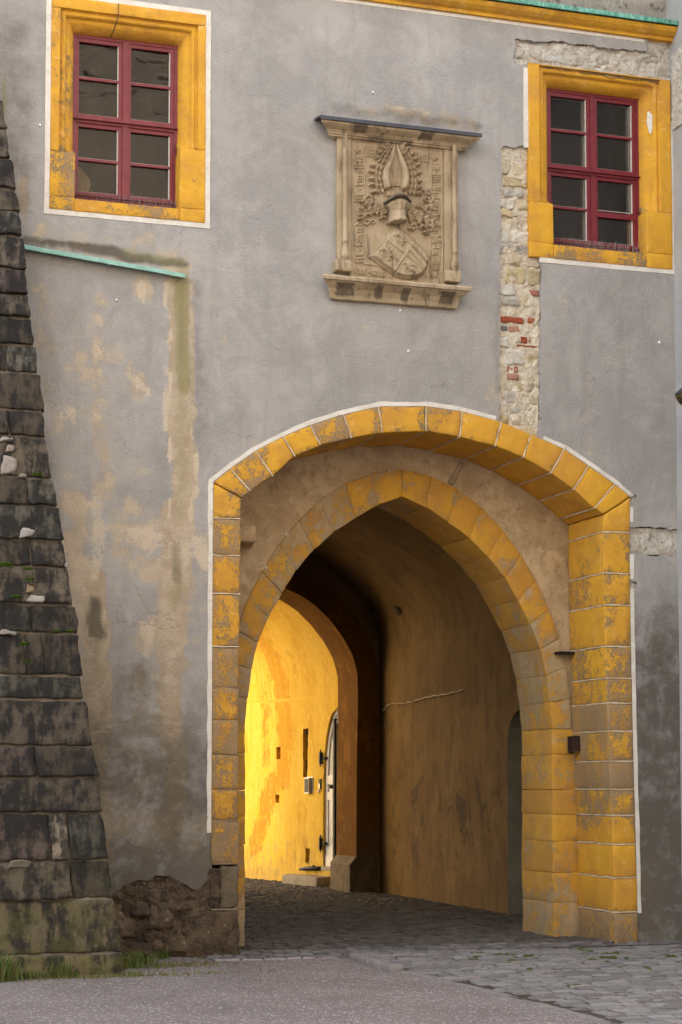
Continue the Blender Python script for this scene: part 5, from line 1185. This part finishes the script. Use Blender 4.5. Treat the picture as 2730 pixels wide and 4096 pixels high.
M['cream_bounce'] = mat_simple('cream_bounce_plaster', (.58, .49, .32), (.52, .435, .28), 1.5, .95)
IC = thing('court_bounce_block', 'unseen cream block added left of the passage to bounce sunlight inside', 'building', (-6.5, 16, 0))
mb = MB(); mb.box(-9, -5.2, 12.6, 26, -.1, 10); mb.build('wall', M['cream_bounce'], IC, smooth=False)  # unseen block added to bounce sunlight onto the yellow wall
mb = MB(); mb.prism([(-9.4, 10), (-4.8, 10), (-7.1, 12.5)], 12.2, 26.4); mb.build('roof', M['roof'], IC, smooth=False)

# wall lamp at the right edge
q = onX(2752, 1582, 4.33); LP = thing('wall_lamp', 'round tarnished brass lamp bowl cut off by the right edge', 'lamp', tuple(q))
mb = MB(); mb.lathe([(.0, -.10), (.045, -.098), (.085, -.075), (.112, -.03), (.118, .0), (.110, .004), (.10, -.01), (.0, -.02)], tuple(q), 28); mb.build('bowl', M['brass'], LP)
mb = MB(); mb.lathe([(.119, .0), (.123, .006), (.121, .022), (.09, .05), (.05, .085), (.02, .10), (.0, .102)], tuple(q), 28); mb.build('cap', M['lead'], LP)
mb = MB(); mb.tube([(q[0], q[1], q[2] + .10), (q[0] + .02, q[1], q[2] + .16), (q[0] + .1, q[1], q[2] + .2), (WALL_X1 - .01, q[1], q[2] + .16)], .012, 8); mb.build('bracket', M['black'], LP)

# ================================================================== SMALL THINGS ON THE FACADE
a_, b_ = onY(92, 995), onY(735, 1110)
mb = MB(); n = 26; v = []
for i in range(n + 1):
    t = i / n; x = a_[0] + (b_[0] - a_[0]) * t; z = a_[2] + (b_[2] - a_[2]) * t + nz((x, 0, 0), 4) * .004
    for (y, dz) in [(.01, .045), (-.075, .012), (-.082, .006), (-.082, -.022), (-.074, -.024), (-.070, -.004), (.01, .02)]: v.append((x, y + nz((x, y, 0), 6) * .003, z + dz))
mb.add(v, [(i * 7 + j, i * 7 + 7 + j, i * 7 + 7 + (j + 1) % 7, i * 7 + (j + 1) % 7) for i in range(n) for j in range(7)] + [tuple(range(7)), tuple(n * 7 + j for j in range(6, -1, -1))])
x = a_[0] + (b_[0] - a_[0]) * .52; z = a_[2] + (b_[2] - a_[2]) * .52
mb.box(x - .008, x + .008, -.086, -.03, z - .028, z + .018)
tagp(mb.build('copper_flashing', M['copper'], smooth=False), 'pale green copper flashing sloping across the plaster from the buttress', 'flashing')
for (u_, v_, r_, lab) in [(160, 501, .012, 'tiny white plug left of the ochre window surround'), (466, 1201, .012, 'tiny white plug below the green flashing'), (1491, 370, .012, 'tiny white plug just above the carved panel'), (1601, 1243, .014, 'white plug right under the sill of the carved panel'), (1634, 1405, .014, 'white plug halfway between carved panel and gateway arch'), (2637, 1371, .015, 'white plug right of the exposed masonry strip'), (1489, 1290, .006, 'tiniest pale plug left of the two below the carved panel')]:
    p = onY(u_, v_); mb = MB(); mb.lathe([(r_, .0), (r_, .008), (r_ * .8, .013), (0, .014)], (p[0], -.0005, p[2]), 14, Vector((0, -1, 0)))
    tagp(mb.build('white_plug', M['pebbledash']), lab, 'plug', 'white plugs in the plaster')
# iron pintle bracket and stub
p = onX(2315, 2975, 3.745); x = p[0]; IB = thing('iron_hinge_bracket', 'rusty iron hinge bracket on the right jamb of the gateway', 'bracket', (x, p[1], p[2]))
y0, z0 = p[1], p[2]
mb = MB(); mb.box(x - .10, x + .03, y0 - .055, y0 - .040, z0 - .075, z0 + .08); mb.box(x - .10, x + .03, y0 + .03, y0 + .045, z0 - .07, z0 + .075); mb.build('strap', M['iron'], IB, smooth=False)
mb = MB(); mb.tube([(x - .085, y0 - .03, z0 - .085), (x - .09, y0 + .03, z0 - .08)], .02, 8); mb.tube([(x - .06, y0 - .005, z0 - .07), (x - .065, y0 - .005, z0 + .07)], .024, 10); mb.build('pintle', M['iron'], IB)
p = onY(2250, 2612, .74); mb = MB(); mb.box(p[0] - .05, 3.72, .70, .80, p[2] - .014, p[2] + .014); mb.tube([(p[0] - .05, .70, p[2]), (p[0] - .05, .80, p[2])], .014, 8)
tagp(mb.build('iron_stub', M['black'], smooth=False), 'flat dark iron stub jutting from the right jamb below the arch springing', 'iron stub')

# ================================================================== CARVED COAT OF ARMS PANEL
CP = thing('coat_of_arms_panel', 'carved sandstone panel with tilted shield, helmet and horns between two slim columns', 'relief panel', (1.6, 0, 6.4))
ZP = 2.208
def ab(a, b, y=-.06): return XZ(1250 + a / ZP, 420 + b / ZP, y)
YB = -.045
def rope(A, B, pts, rads, gain=1.0):
    """rounded ridge along a polyline in survey-photo panel pixels; height in panel pixels"""
    H = np.zeros_like(A)
    for i in range(len(pts) - 1):
        d, t = sdist(A, B, *pts[i], *pts[i + 1]); r = rads[i] + (rads[i + 1] - rads[i]) * t
        H = np.maximum(H, np.sqrt(np.maximum(r * r - d * d, 0)) * gain)
    return H
def poly_mask(A, B, poly): return inside(np.stack([A.ravel(), B.ravel()], 1), poly).reshape(A.shape)
def edge_dist(A, B, poly):
    D = np.full(A.shape, 1e9)
    for i in range(len(poly)): D = np.minimum(D, sdist(A, B, *poly[i], *poly[(i + 1) % len(poly)])[0])
    return D
PX = 1 / (446 * ZP)          # metres per panel pixel
def carve(name, a0, a1, b0, b1, step, fn, base=YB, clip=True, back=.012, mat=None, parent=None, wearfn=None):
    (xa, zt), (xb, _) = ab(a0, b0), ab(a1, b0); zb = min(ab(a0, b1)[1], ab(a1, b1)[1]); zt = max(zt, ab(a1, b0)[1])
    xs = np.arange(xa, xb + step, step); zs = np.arange(zb, zt + step, step); X, Z = np.meshgrid(xs, zs)
    u, v = projF(X, YB, Z); A, B = (u - 1250) * ZP, (v - 420) * ZP
    H = fn(A, B); keep = H > .5 if clip else np.ones(H.shape, bool)
    n = np.array([nz((x, 4, z), 22) * .0022 + nz((x, 9, z), 60) * .0012 for x, z in zip(X.ravel(), Z.ravel())]).reshape(X.shape)
    Y = base - np.where(keep, H * PX + n, -back)
    cell = keep[:-1, :-1] | keep[1:, :-1] | keep[:-1, 1:] | keep[1:, 1:]
    nx = len(xs); mb = MB(); J, I = np.nonzero(cell); fs = np.stack([J * nx + I, J * nx + I + 1, (J + 1) * nx + I + 1, (J + 1) * nx + I], 1)
    used = np.unique(fs); rm = -np.ones(X.size, int); rm[used] = np.arange(len(used))
    V = np.stack([X.ravel(), Y.ravel(), Z.ravel()], 1)[used]; mb.v = [tuple(p) for p in V]; mb.f = [tuple(f) for f in rm[fs].tolist()]
    wr = np.zeros((len(V), 4)); wr[:, 3] = 1
    if wearfn is not None: wr[:, 2] = wearfn(A.ravel()[used], B.ravel()[used])
    return mb.build(name, mat or M['relief'], parent or CP, smooth=True, attrs={'wear': wr})

# blackletter strokes: unit box, x along the line, y up (0..1 is the body height)
def _mi(x): return [((x, .95), (x + .10, .80)), ((x + .05, .85), (x + .05, .15)), ((x + .05, .15), (x + .17, .02))]
GL = {}
for ch_, k_ in (('i', 1), ('n', 2), ('u', 2), ('m', 3)):
    s_ = []
    for q_ in range(k_): s_ += _mi(q_ * .34)
    for q_ in range(k_ - 1): s_.append(((q_ * .34 + .07, .86), (q_ * .34 + .34, .97)) if ch_ != 'u' else ((q_ * .34 + .15, .04), (q_ * .34 + .38, .16)))
    if ch_ == 'i': s_.append(((.04, 1.2), (.10, 1.26)))
    GL[ch_] = (s_, k_ * .34 + .12)
GL['l'] = ([((.05, 1.5), (.05, .15)), ((.05, .15), (.18, .02))], .34)
GL['t'] = ([((.07, 1.25), (.07, .15)), ((.07, .15), (.22, .02)), ((-.05, .92), (.25, .92))], .40)
GL['f'] = ([((.08, 1.35), (.08, .0)), ((.08, 1.35), (.26, 1.42)), ((-.03, .92), (.24, .92))], .42)
GL['s'] = ([((.30, .92), (.08, .95)), ((.08, .95), (.06, .62)), ((.06, .60), (.28, .42)), ((.28, .42), (.28, .10)), ((.28, .08), (.04, .04))], .46)
GL['e'] = ([((.06, .85), (.06, .12)), ((.06, .12), (.28, .02)), ((.06, .9), (.26, .95)), ((.26, .95), (.26, .58)), ((.26, .58), (.08, .46))], .44)
GL['c'] = ([((.06, .85), (.06, .12)), ((.06, .12), (.28, .02)), ((.06, .9), (.28, .95))], .42)
GL['r'] = (_mi(0) + [((.07, .86), (.28, .96))], .40)
GL['a'] = ([((.06, .95), (.28, .92)), ((.28, .92), (.28, .12)), ((.28, .12), (.38, .02)), ((.28, .5), (.05, .42)), ((.05, .42), (.05, .1)), ((.05, .08), (.26, .1))], .52)
GL['o'] = ([((.05, .85), (.05, .15)), ((.05, .12), (.20, .0)), ((.20, .02), (.32, .14)), ((.32, .15), (.32, .86)), ((.32, .86), (.18, .98)), ((.18, .98), (.05, .86))], .50)
GL['d'] = (GL['o'][0][:4] + [((.32, .86), (.04, 1.35)), ((.18, .98), (.05, .86))], .50)
GL['h'] = ([((.05, 1.45), (.05, .02))] + [((.07, .86), (.32, .97)), ((.34, .9), (.34, .1)), ((.34, .1), (.22, -.15))], .54)
GL['p'] = ([((.05, .95), (.05, -.4)), ((.07, .88), (.32, .97)), ((.34, .9), (.34, .14)), ((.34, .12), (.06, .02))], .54)
GL['k'] = ([((.05, 1.45), (.05, .02)), ((.06, .5), (.32, .95)), ((.14, .55), (.36, .02))], .50)
GL['0'] = GL['o']; GL['1'] = ([((.06, .9), (.16, 1.0)), ((.16, 1.0), (.16, .02))], .36)
GL['.'] = ([((.08, .46), (.14, .52)), ((.14, .52), (.08, .58))], .32)
GL[' '] = ([], .26)
GL['*'] = ([((.4 + .12 * math.cos(g), .5 + .12 * math.sin(g)), (.4 + .42 * math.cos(g), .5 + .42 * math.sin(g))) for g in np.linspace(0, 2 * math.pi, 7)[:-1]], .95)
def line_of(text, p0, p1, size):
    """strokes of a text set from p0 to p1 in panel pixels, letters standing to the left of the direction"""
    d = np.array(p1, float) - p0; L = np.linalg.norm(d); d /= L; n = np.array((d[1], -d[0])); tot = sum(GL[c][1] for c in text); k = L / tot; x = 0; out = []
    for c in text:
        for (q0, q1) in GL[c][0]: out.append((*(np.array(p0) + d * (x + q0[0]) * k + n * q0[1] * size), *(np.array(p0) + d * (x + q1[0]) * k + n * q1[1] * size)))
        x += GL[c][1]
    return out
LET = line_of('fit . fannd . et . lfi . impleta', (440, 1395), (448, 445), 46)
LET += line_of('* illaf .', (372, 425), (610, 448), 46) + line_of('af dmi *', (850, 478), (1110, 500), 46)
LET += line_of('. 10 . iiii . kta . iarna . in . foe . holl . iau . mm', (1068, 520), (1058, 1470), 46) + line_of('iaui . mim', (380, 1490), (650, 1520), 44) + line_of('*', (1040, 1530), (1110, 1540), 46)
SPOT = [((400, 395), 30), ((1090, 455), 30), ((1085, 1505), 30), ((1010, 1500), 18)]
def slab_h(A, B):
    H = 2 + 0 * A
    for x0, y0, x1, y1 in LET: 
        d, t = sdist(A, B, x0, y0, x1, y1); H = np.maximum(H, 2 + 17 * np.clip(1.6 - d / 4.5, 0, 1))
    for (x0, y0, x1, y1) in ((462, 448, 452, 1405), (462, 448, 560, 460), (452, 1405, 640, 1428), (1048, 505, 1040, 1470), (880, 488, 1048, 505), (352, 320, 350, 1540), (1140, 410, 1150, 1555), (372, 312, 700, 345), (780, 365, 1140, 408)):
        d, t = sdist(A, B, x0, y0, x1, y1); H = np.maximum(H, 2 + 14 * np.clip(1.6 - d / 5.0, 0, 1))
    return H
def stain_p(A, B):
    k = np.zeros_like(A)
    for (x, y, r, s) in ((1000, 1000, 120, .5), (900, 1250, 120, .35), (1010, 1520, 90, .45), (380, 1480, 60, .4), (600, 420, 120, .35), (460, 950, 60, .4), (1060, 1080, 50, .5)): k = np.maximum(k, s * np.clip(1.3 - np.hypot(A - x, B - y) / r, 0, 1))
    return k
carve('lettered_slab', 336, 1172, 296, 1572, .0055, slab_h, clip=False, wearfn=stain_p)
# shield
SH = [(728, 1062), (612, 1200), (488, 1345), (598, 1435), (725, 1522), (800, 1545), (880, 1547), (940, 1532), (985, 1495), (1015, 1440), (1028, 1380), (1022, 1325), (960, 1255), (880, 1180), (800, 1110)]
def shield_h(A, B):
    m = poly_mask(A, B, SH); e = edge_dist(A, B, SH); H = np.where(m, np.minimum(e * 2.2, 70), 0); H = np.where(m & (e < 16), H + 10, H); H = np.where(m & (e > 16) & (e < 22), H - 6, H)
    G_ = np.zeros_like(A)
    pass
    for x0, y0, x1, y1 in ((885, 1212, 708, 1478), (632, 1200, 985, 1478)): G_ = np.maximum(G_, rope(A, B, [(x0, y0), (x1, y1)], [8, 8]))
    for k in range(2): # bars in the right quarter
        o = (22, 62)[k]; 
        p0, p1 = (868 - o * .62 + 8, 1232 + o * .82 - 6), (1016 - o * .70, 1372 + o * .78 + (20 if k else 0)); d, t = sdist(A, B, *p0, *p1); G_ = np.maximum(G_, 13 * np.clip(2.4 - d / 8, 0, 1))
    LION = [([(0, -52), (6, -20), (0, 12), (-10, 40)], [17, 20, 16, 12]), ([(0, -52), (14, -66), (26, -58)], [16, 14, 9]), ([(5, -22), (34, -34), (46, -24)], [9, 8, 6]), ([(4, -4), (34, 4), (44, 18)], [9, 8, 6]), ([(-6, 34), (18, 50), (14, 68)], [11, 9, 7]), ([(-10, 40), (-30, 56), (-22, 72)], [11, 9, 7]), ([(-8, 30), (-38, 22), (-46, -14), (-30, -44), (-40, -62)], [7, 6, 6, 6, 10]), ([(-4, -60), (-16, -52), (-20, -38)], [10, 9, 7])]
    for (cx, cy, ang, sc_) in ((760, 1190, -.62, .86), (640, 1320, -.62, .95)):
        ca, sa = math.cos(ang), math.sin(ang)
        for pts, rr in LION: G_ = np.maximum(G_, rope(A, B, [(cx + (x * ca - y * sa) * sc_, cy + (x * sa + y * ca) * sc_) for x, y in pts], [r * sc_ for r in rr], 1.25))
    for k in range(5):  # striped mantles of the lions' quarters
        G_ = np.maximum(G_, rope(A, B, [(790 + k * 11, 1150 + k * 14), (770 + k * 18, 1178 + k * 14), (796 + k * 13, 1196 + k * 13)], [5, 6, 4])); G_ = np.maximum(G_, rope(A, B, [(690 + k * 12, 1290 + k * 18), (672 + k * 16, 1318 + k * 16), (700 + k * 12, 1330 + k * 16)], [5, 6, 4]))
    EA = [([(0, -46), (0, 34)], [12, 20]), ([(0, -46), (-14, -60), (-26, -56)], [12, 9, 5])] + [([(sg * 8, -20), (sg * (34 + 6 * q), -40 + q * 18), (sg * (52 + 2 * q), -20 + q * 20)], [7, 6, 4]) for sg in (-1, 1) for q in range(4)] + [([(0, 30), (sg * 20 * q, 70)], [9, 6]) for sg in (-1, 1) for q in (0, .6, 1.1)]
    ca, sa = math.cos(-.62), math.sin(-.62)
    for pts, rr in EA: G_ = np.maximum(G_, rope(A, B, [(832 + (x * ca - y * sa) * .95, 1450 + (x * sa + y * ca) * .95) for x, y in pts], [r * .95 for r in rr], 1.2))
    return np.where(m, H + np.where(e > 14, G_ * 1.7, 0), 0)
carve('shield', 470, 1050, 1040, 1565, .0045, shield_h, base=YB + .004, wearfn=lambda A, B: .35 * np.clip(1 - np.abs((A - 500) * .77 - (B - 1345) * -.6) / 900, 0, 1) + .4 * np.clip(1 - np.hypot(A - 900, B - 1540) / 110, 0, 1))
# helmet: a bucket flaring to the rim, open dark visor slot under the peak
HE = [(612, 880), (640, 845), (690, 815), (745, 806), (800, 822), (842, 852), (850, 880), (836, 925), (812, 965), (806, 1000), (818, 1045), (740, 1060), (652, 1058), (664, 1000), (660, 960), (640, 920)]
def helm_h(A, B):
    m = poly_mask(A, B, HE); c = 735; half = np.interp(B, [806, 880, 925, 965, 1000, 1060], [60, 118, 100, 76, 72, 84]); q = np.clip(np.abs(A - c) / half, 0, 1)
    H = 45 + 120 * np.sqrt(np.maximum(1 - q * q, 0)) * np.interp(B, [806, 840, 900, 960, 1060], [.75, 1.0, .95, .75, .95])
    H -= 42 * ((B > 846 + 40 * q * q) & (B < 872 + 36 * q * q)); H += rope(A, B, [(732, 870), (728, 1055)], [10, 14], .8); H += rope(A, B, [(620, 880), (680, 836), (745, 822), (805, 838), (848, 878)], [14, 15, 15, 15, 14], .9) + rope(A, B, [(655, 1048), (735, 1040), (815, 1036)], [11, 12, 11], .8)
    return np.where(m, H, 0)
carve('helmet', 600, 862, 796, 1070, .0045, helm_h, wearfn=lambda A, B: np.clip(1.15 - np.abs(B - 838 - .004 * (A - 735) ** 2) / 40, 0, .95) + .3 * (np.abs(A - 690) < 18) + .25 * (np.abs(A - 770) < 22))
def crown_h(A, B):
    H = np.zeros_like(A)
    for k in range(11):
        t = k / 10; x = 660 + 165 * t; H = np.maximum(H, rope(A, B, [(x, 800 + 10 * t), (x - 4 + 8 * t, 745 + 8 * math.cos(t * 6))], [11, 8], 2.4))
    for t in (0, .25, .5, .75, 1):
        x = 655 + 172 * t; y = 725 - 14 * (1 - abs(t - .5) * 2) + 8 * t
        for dx, dy in ((0, -22), (-16, -4), (16, -4), (0, 4)): H = np.maximum(H, rope(A, B, [(x + dx, y + dy), (x + dx * .4, y + dy * .2 + 2)], [9, 9], 2.6))
    return H
carve('crown', 630, 850, 680, 815, .0045, crown_h)
for pts, rr in (([(655, 725), (640, 660), (646, 590), (676, 520), (702, 450), (716, 390), (716, 345)], [34, 34, 31, 26, 20, 15, 11]), ([(805, 735), (818, 670), (812, 590), (792, 520), (770, 450), (752, 395), (746, 352)], [34, 34, 31, 26, 20, 15, 11])):
    carve('horn', 596, 860, 330, 765, .0045, lambda A, B: rope(A, B, pts, rr, 2.2))
def leaf(A, B, x, y, ang, L):
    ca, sa = math.cos(ang), math.sin(ang); p = ((A - x) * ca + (B - y) * sa) / L; q = (-(A - x) * sa + (B - y) * ca) / L
    w = .52 * np.sqrt(np.clip(p, 0, 1)) * np.clip(1.05 - p, 0, 1) * 1.9; ok = (p > 0) & (p < 1) & (np.abs(q) < w)
    return np.where(ok, L * (.85 * (1 - np.abs(q) / (w + 1e-6)) + .45), 0)
def spray(side):
    rn = random.Random(3 + side)
    L = [(705, 385, -1), (690, 425, -1), (668, 470, -1), (650, 515, -1), (636, 560, -1), (626, 605, -1), (624, 655, -1), (632, 705, -1), (645, 745, -1)] if side < 0 else [(768, 395, 1), (782, 440, 1), (800, 480, 1), (815, 525, 1), (828, 572, 1), (835, 620, 1), (838, 668, 1), (836, 715, 1), (830, 755, 1)]
    tw = []
    for i, (x, y, s_) in enumerate(L):
        ln = 40 + 60 * math.sin(min(1, (i + .6) / 5) * 1.45); g = (math.pi if s_ < 0 else 0) + s_ * (-.25 + .12 * rn.uniform(-1, 1)) + (s_ * .12 * (i - 4)); tw.append((x, y, g, ln))
    def fn(A, B):
        H = np.zeros_like(A)
        for (x, y, g, ln) in tw:
            ex, ey = x + math.cos(g) * ln, y + math.sin(g) * ln; H = np.maximum(H, rope(A, B, [(x, y), (ex, ey)], [6, 5], 3))
            H = np.maximum(H, leaf(A, B, ex - math.cos(g) * 10, ey - math.sin(g) * 10, g, 48))
            for t in (.3, .68):
                mx, my = x + math.cos(g) * ln * t, y + math.sin(g) * ln * t
                H = np.maximum(H, leaf(A, B, mx, my, g + side * 1.35, 34)); H = np.maximum(H, leaf(A, B, mx, my, g - side * 1.35, 30) * .9)
        return H
    return fn
carve('leaf_spray', 490, 730, 350, 830, .0045, spray(-1)); carve('leaf_spray', 745, 960, 360, 850, .0045, spray(1))
def curl(cx, cy, r0, r1, g0, g1, n=14): return [(cx + (r0 + (r1 - r0) * t) * math.cos(g0 + (g1 - g0) * t), cy + (r0 + (r1 - r0) * t) * math.sin(g0 + (g1 - g0) * t)) for t in np.linspace(0, 1, n)]
def mantle(side):
    ch = []
    if side < 0:
        trunks = [[(630, 890), (590, 905), (550, 925), (510, 915), (470, 885), (448, 860)], [(620, 930), (570, 945), (520, 955), (470, 965), (440, 985), (430, 1010)], [(600, 900), (560, 890), (520, 870)], [(640, 950), (610, 960), (615, 990)]]
        curls = [curl(500, 835, 46, 10, 2.4, 7.6), curl(520, 850, 30, 6, -.5, 4.5), curl(480, 1030, 42, 10, 3.6, -1.6), curl(530, 1040, 26, 6, 3.4, 8), curl(425, 905, 20, 6, 0, 5)]
    else:
        trunks = [[(845, 890), (885, 905), (930, 890), (970, 850), (1005, 800), (1000, 770)], [(850, 920), (900, 960), (950, 990), (1000, 1005), (1050, 1030), (1070, 1065)], [(845, 960), (870, 1010), (880, 1060), (870, 1090)], [(900, 970), (940, 1030), (960, 1070)], [(1000, 1010), (1010, 1070), (1000, 1120)], [(930, 890), (990, 920), (1040, 910)]]
        curls = [curl(990, 880, 58, 12, -1.2, 4.4), curl(1035, 830, 38, 8, 2.4, -2.6), curl(1030, 1100, 34, 8, -1.8, 3.2), curl(890, 1075, 26, 6, 0, 4.6), curl(1000, 1125, 22, 6, 1, 5.5)]
    def fn(A, B):
        H = np.zeros_like(A)
        for p in trunks:
            n = len(p); H = np.maximum(H, rope(A, B, p, list(np.linspace(24, 12, n)), 2.0)); H = np.where(H > 0, H - rope(A, B, p, list(np.linspace(7, 4, n)), 2.2), H)
            for k in range(1, n):
                for sg in (-1, 1):
                    g = math.atan2(p[k][1] - p[k - 1][1], p[k][0] - p[k - 1][0]) + sg * .95; H = np.maximum(H, leaf(A, B, p[k][0], p[k][1], g, 38))
        for p in curls: n = len(p); H = np.maximum(H, rope(A, B, p, list(np.linspace(13, 8, n)), 2.6))
        return H
    return fn
carve('mantling', 400, 660, 770, 1090, .0045, mantle(-1), wearfn=lambda A, B: .25 + 0 * A); carve('mantling', 815, 1100, 740, 1165, .0045, mantle(1), wearfn=lambda A, B: .25 + 0 * A)
# frame: backing, pilasters, columns, sill, cornice and lead cap
def pblock(mb, a0, a1, b0, b1, y0, y1, n=(4, 10, 2), wear=0.0, amp=.004):
    p = [ab(a0, b1, y0), ab(a1, b1, y0), ab(a1, b0, y0), ab(a0, b0, y0)]; x0 = (p[0][0] + p[3][0]) / 2; x1 = (p[1][0] + p[2][0]) / 2; zb = (p[0][1] + p[1][1]) / 2; zt = (p[2][1] + p[3][1]) / 2
    s0 = len(mb.v); mb.block([(x0, y0, zb), (x1, y0, zb), (x1, y0, zt), (x0, y0, zt), (x0, y1, zb), (x1, y1, zb), (x1, y1, zt), (x0, y1, zt)], n, .007, amp, 9, a0); mb.tag('wear', s0, (0, 0, wear))
for a0, a1, b0, b1 in ((222, 342, 232, 1470), (1166, 1288, 352, 1560)):
    mb = MB(); pblock(mb, a0, a1, b0, b1, -.062, .01); mb.build('pilaster', M['relief'], CP)
for ac, bt, bb, sgn in ((289, 215, 1455, 1), (1253, 335, 1548, -1)):
    (xc_, zt_), (_, zb_) = ab(ac, bt, -.085), ab(ac + (-8 if sgn > 0 else 0), bb, -.085); h = zt_ - zb_; r = .0235
    mb = MB(); s0 = 0
    mb.lathe([(r * 1.0, h), (r * 1.05, h * .965), (r * .92, h * .95), (r * .95, h * .9), (r * 1.0, h * .5), (r, h * .215), (r * 1.25, h * .21), (r * 1.3, h * .20), (r * .95, h * .195), (r * .92, h * .17), (r * 1.3, h * .135), (r * 1.75, h * .105), (r * 1.75, h * .09), (r * 1.2, h * .08), (r * 1.3, h * .0)], (xc_, -.085, zb_), 16)
    mb.tag('wear', s0, (0, 0, .05)); mb.build('colonnette', M['relief'], CP)
    mb = MB(); pblock(mb, ac - 78, ac + 62, bb - 90, bb + 10, -.115, .01, (4, 3, 3), .2, .006); mb.build('column_base', M['relief'], CP)
zs_, zt_ = (ab(85, 1470, -.17)[1] + ab(1415, 1600, -.17)[1]) / 2, 0
x0s, x1s = ab(88, 1500, -.17)[0], ab(1412, 1620, -.17)[0]
mb = MB(); s0 = 0
prof = [(.01, zs_), (-.165, zs_ - .012), (-.178, zs_ - .03), (-.172, zs_ - .055), (-.15, zs_ - .062), (-.135, zs_ - .075), (-.085, zs_ - .115), (-.06, zs_ - .165), (-.055, zs_ - .205), (-.04, zs_ - .215), (.01, zs_ - .215)]
n_ = len(prof); NSEG = 60; v = []
for i in range(NSEG + 1):
    t = i / NSEG
    for (y, z) in prof:
        inset = (.178 + y) * .9 if y < .0 else .16; xx0, xx1 = x0s + inset, x1s - inset; x = xx0 + (xx1 - xx0) * t; k = nz((x, y, z), 9) * .005 + nz((x, y, z), 27) * .003; v.append((x, y + k, z + k))
mb.add(v, [(i * n_ + j, i * n_ + n_ + j, i * n_ + n_ + j + 1, i * n_ + j + 1) for i in range(NSEG) for j in range(n_ - 1)] + [tuple(range(n_)), tuple(NSEG * n_ + j for j in range(n_ - 1, -1, -1))])
D_ = mb.attrs.setdefault('wear', {})
for i, p in enumerate(mb.v):
    t = (p[0] - x0s) / (x1s - x0s); D_[i] = (0, 0, (.75 if (.10 < t < .23 or .36 < t < .42 or .54 < t < .60 or .80 < t < .90) and p[2] < zs_ - .07 and p[2] > zs_ - .18 else .15))
mb.build('sill', M['relief'], CP, smooth=False)
zc_ = (ab(75, 110, -.2)[1] + ab(1495, 262, -.2)[1]) / 2; x0c, x1c = ab(72, 110, -.2)[0], ab(1500, 262, -.2)[0]
prof = [(.01, zc_ - .012), (-.185, zc_ - .016), (-.185, zc_ - .035), (-.165, zc_ - .05), (-.12, zc_ - .075), (-.10, zc_ - .10), (-.10, zc_ - .108), (-.085, zc_ - .112), (-.085, zc_ - .125), (-.06, zc_ - .135), (.01, zc_ - .135)]
n_ = len(prof); v = []; mb = MB()
for i in range(NSEG + 1):
    t = i / NSEG
    for (y, z) in prof:
        inset = .012 + max(0, (.185 + y)) * 1.05 if y < 0 else .2; x = x0c + inset + (x1c - x0c - 2 * inset) * t; k = nz((x, y, z), 9) * .004 + nz((x, y, z), 27) * .003; v.append((x, y + k, z + k * .6))
mb.add(v, [(i * n_ + j, i * n_ + n_ + j, i * n_ + n_ + j + 1, i * n_ + j + 1) for i in range(NSEG) for j in range(n_ - 1)] + [tuple(range(n_)), tuple(NSEG * n_ + j for j in range(n_ - 1, -1, -1))])
D_ = mb.attrs.setdefault('wear', {})
for i, p in enumerate(mb.v):
    t = (p[0] - x0c) / (x1c - x0c); D_[i] = (0, 0, (.7 if (.20 < t < .30 or .62 < t < .70) and p[2] > zc_ - .09 else .6 if .3 < t < .6 and p[2] < zc_ - .08 else .1) + max(0, .25 - abs(t - .62) * 20))
mb.build('cornice', M['relief'], CP, smooth=False)
mb = MB(); mb.extr_x([(.02, zc_ + .055), (-.20, zc_ + .020), (-.205, zc_ - .016), (-.196, zc_ - .018), (-.19, zc_ + .006), (.02, zc_ + .035)], x0c, x1c, nseg=40, wob=.003); mb.build('lead_cap', M['lead'], CP, smooth=False)
sp = MB(); rn = random.Random(8)
for t in np.linspace(.02, .97, 30):
    p0 = Vector((x0c + (x1c - x0c) * t, -.16, zc_ + .02)); sp.tube([p0, p0 + Vector((rn.uniform(.0, .03), -.02, .11))], .0017, 3)
sp.tube([(x0c + .03, -.16, zc_ + .026), (x1c - .03, -.16, zc_ + .026)], .003, 4)
tagp(sp.build('bird_spikes', M['wire'], smooth=False), 'thin wire bird spikes on the lead cap of the carved panel', 'bird spikes', 'wire bird spikes')
sp = MB()
for x in np.linspace(2.2, 4.4, 60):
    for q in (0, 1): p0 = Vector((x, -.09, 9.31)); sp.tube([p0, p0 + Vector((rn.uniform(-.03, .03), -.05 + .08 * q, .11))], .0018, 3)
sp.tube([(2.2, -.09, 9.302), (4.4, -.09, 9.302)], .003, 4)
tagp(sp.build('bird_spikes', M['wire'], smooth=False), 'wire bird spikes on the green copper edge at the top right', 'bird spikes', 'wire bird spikes')
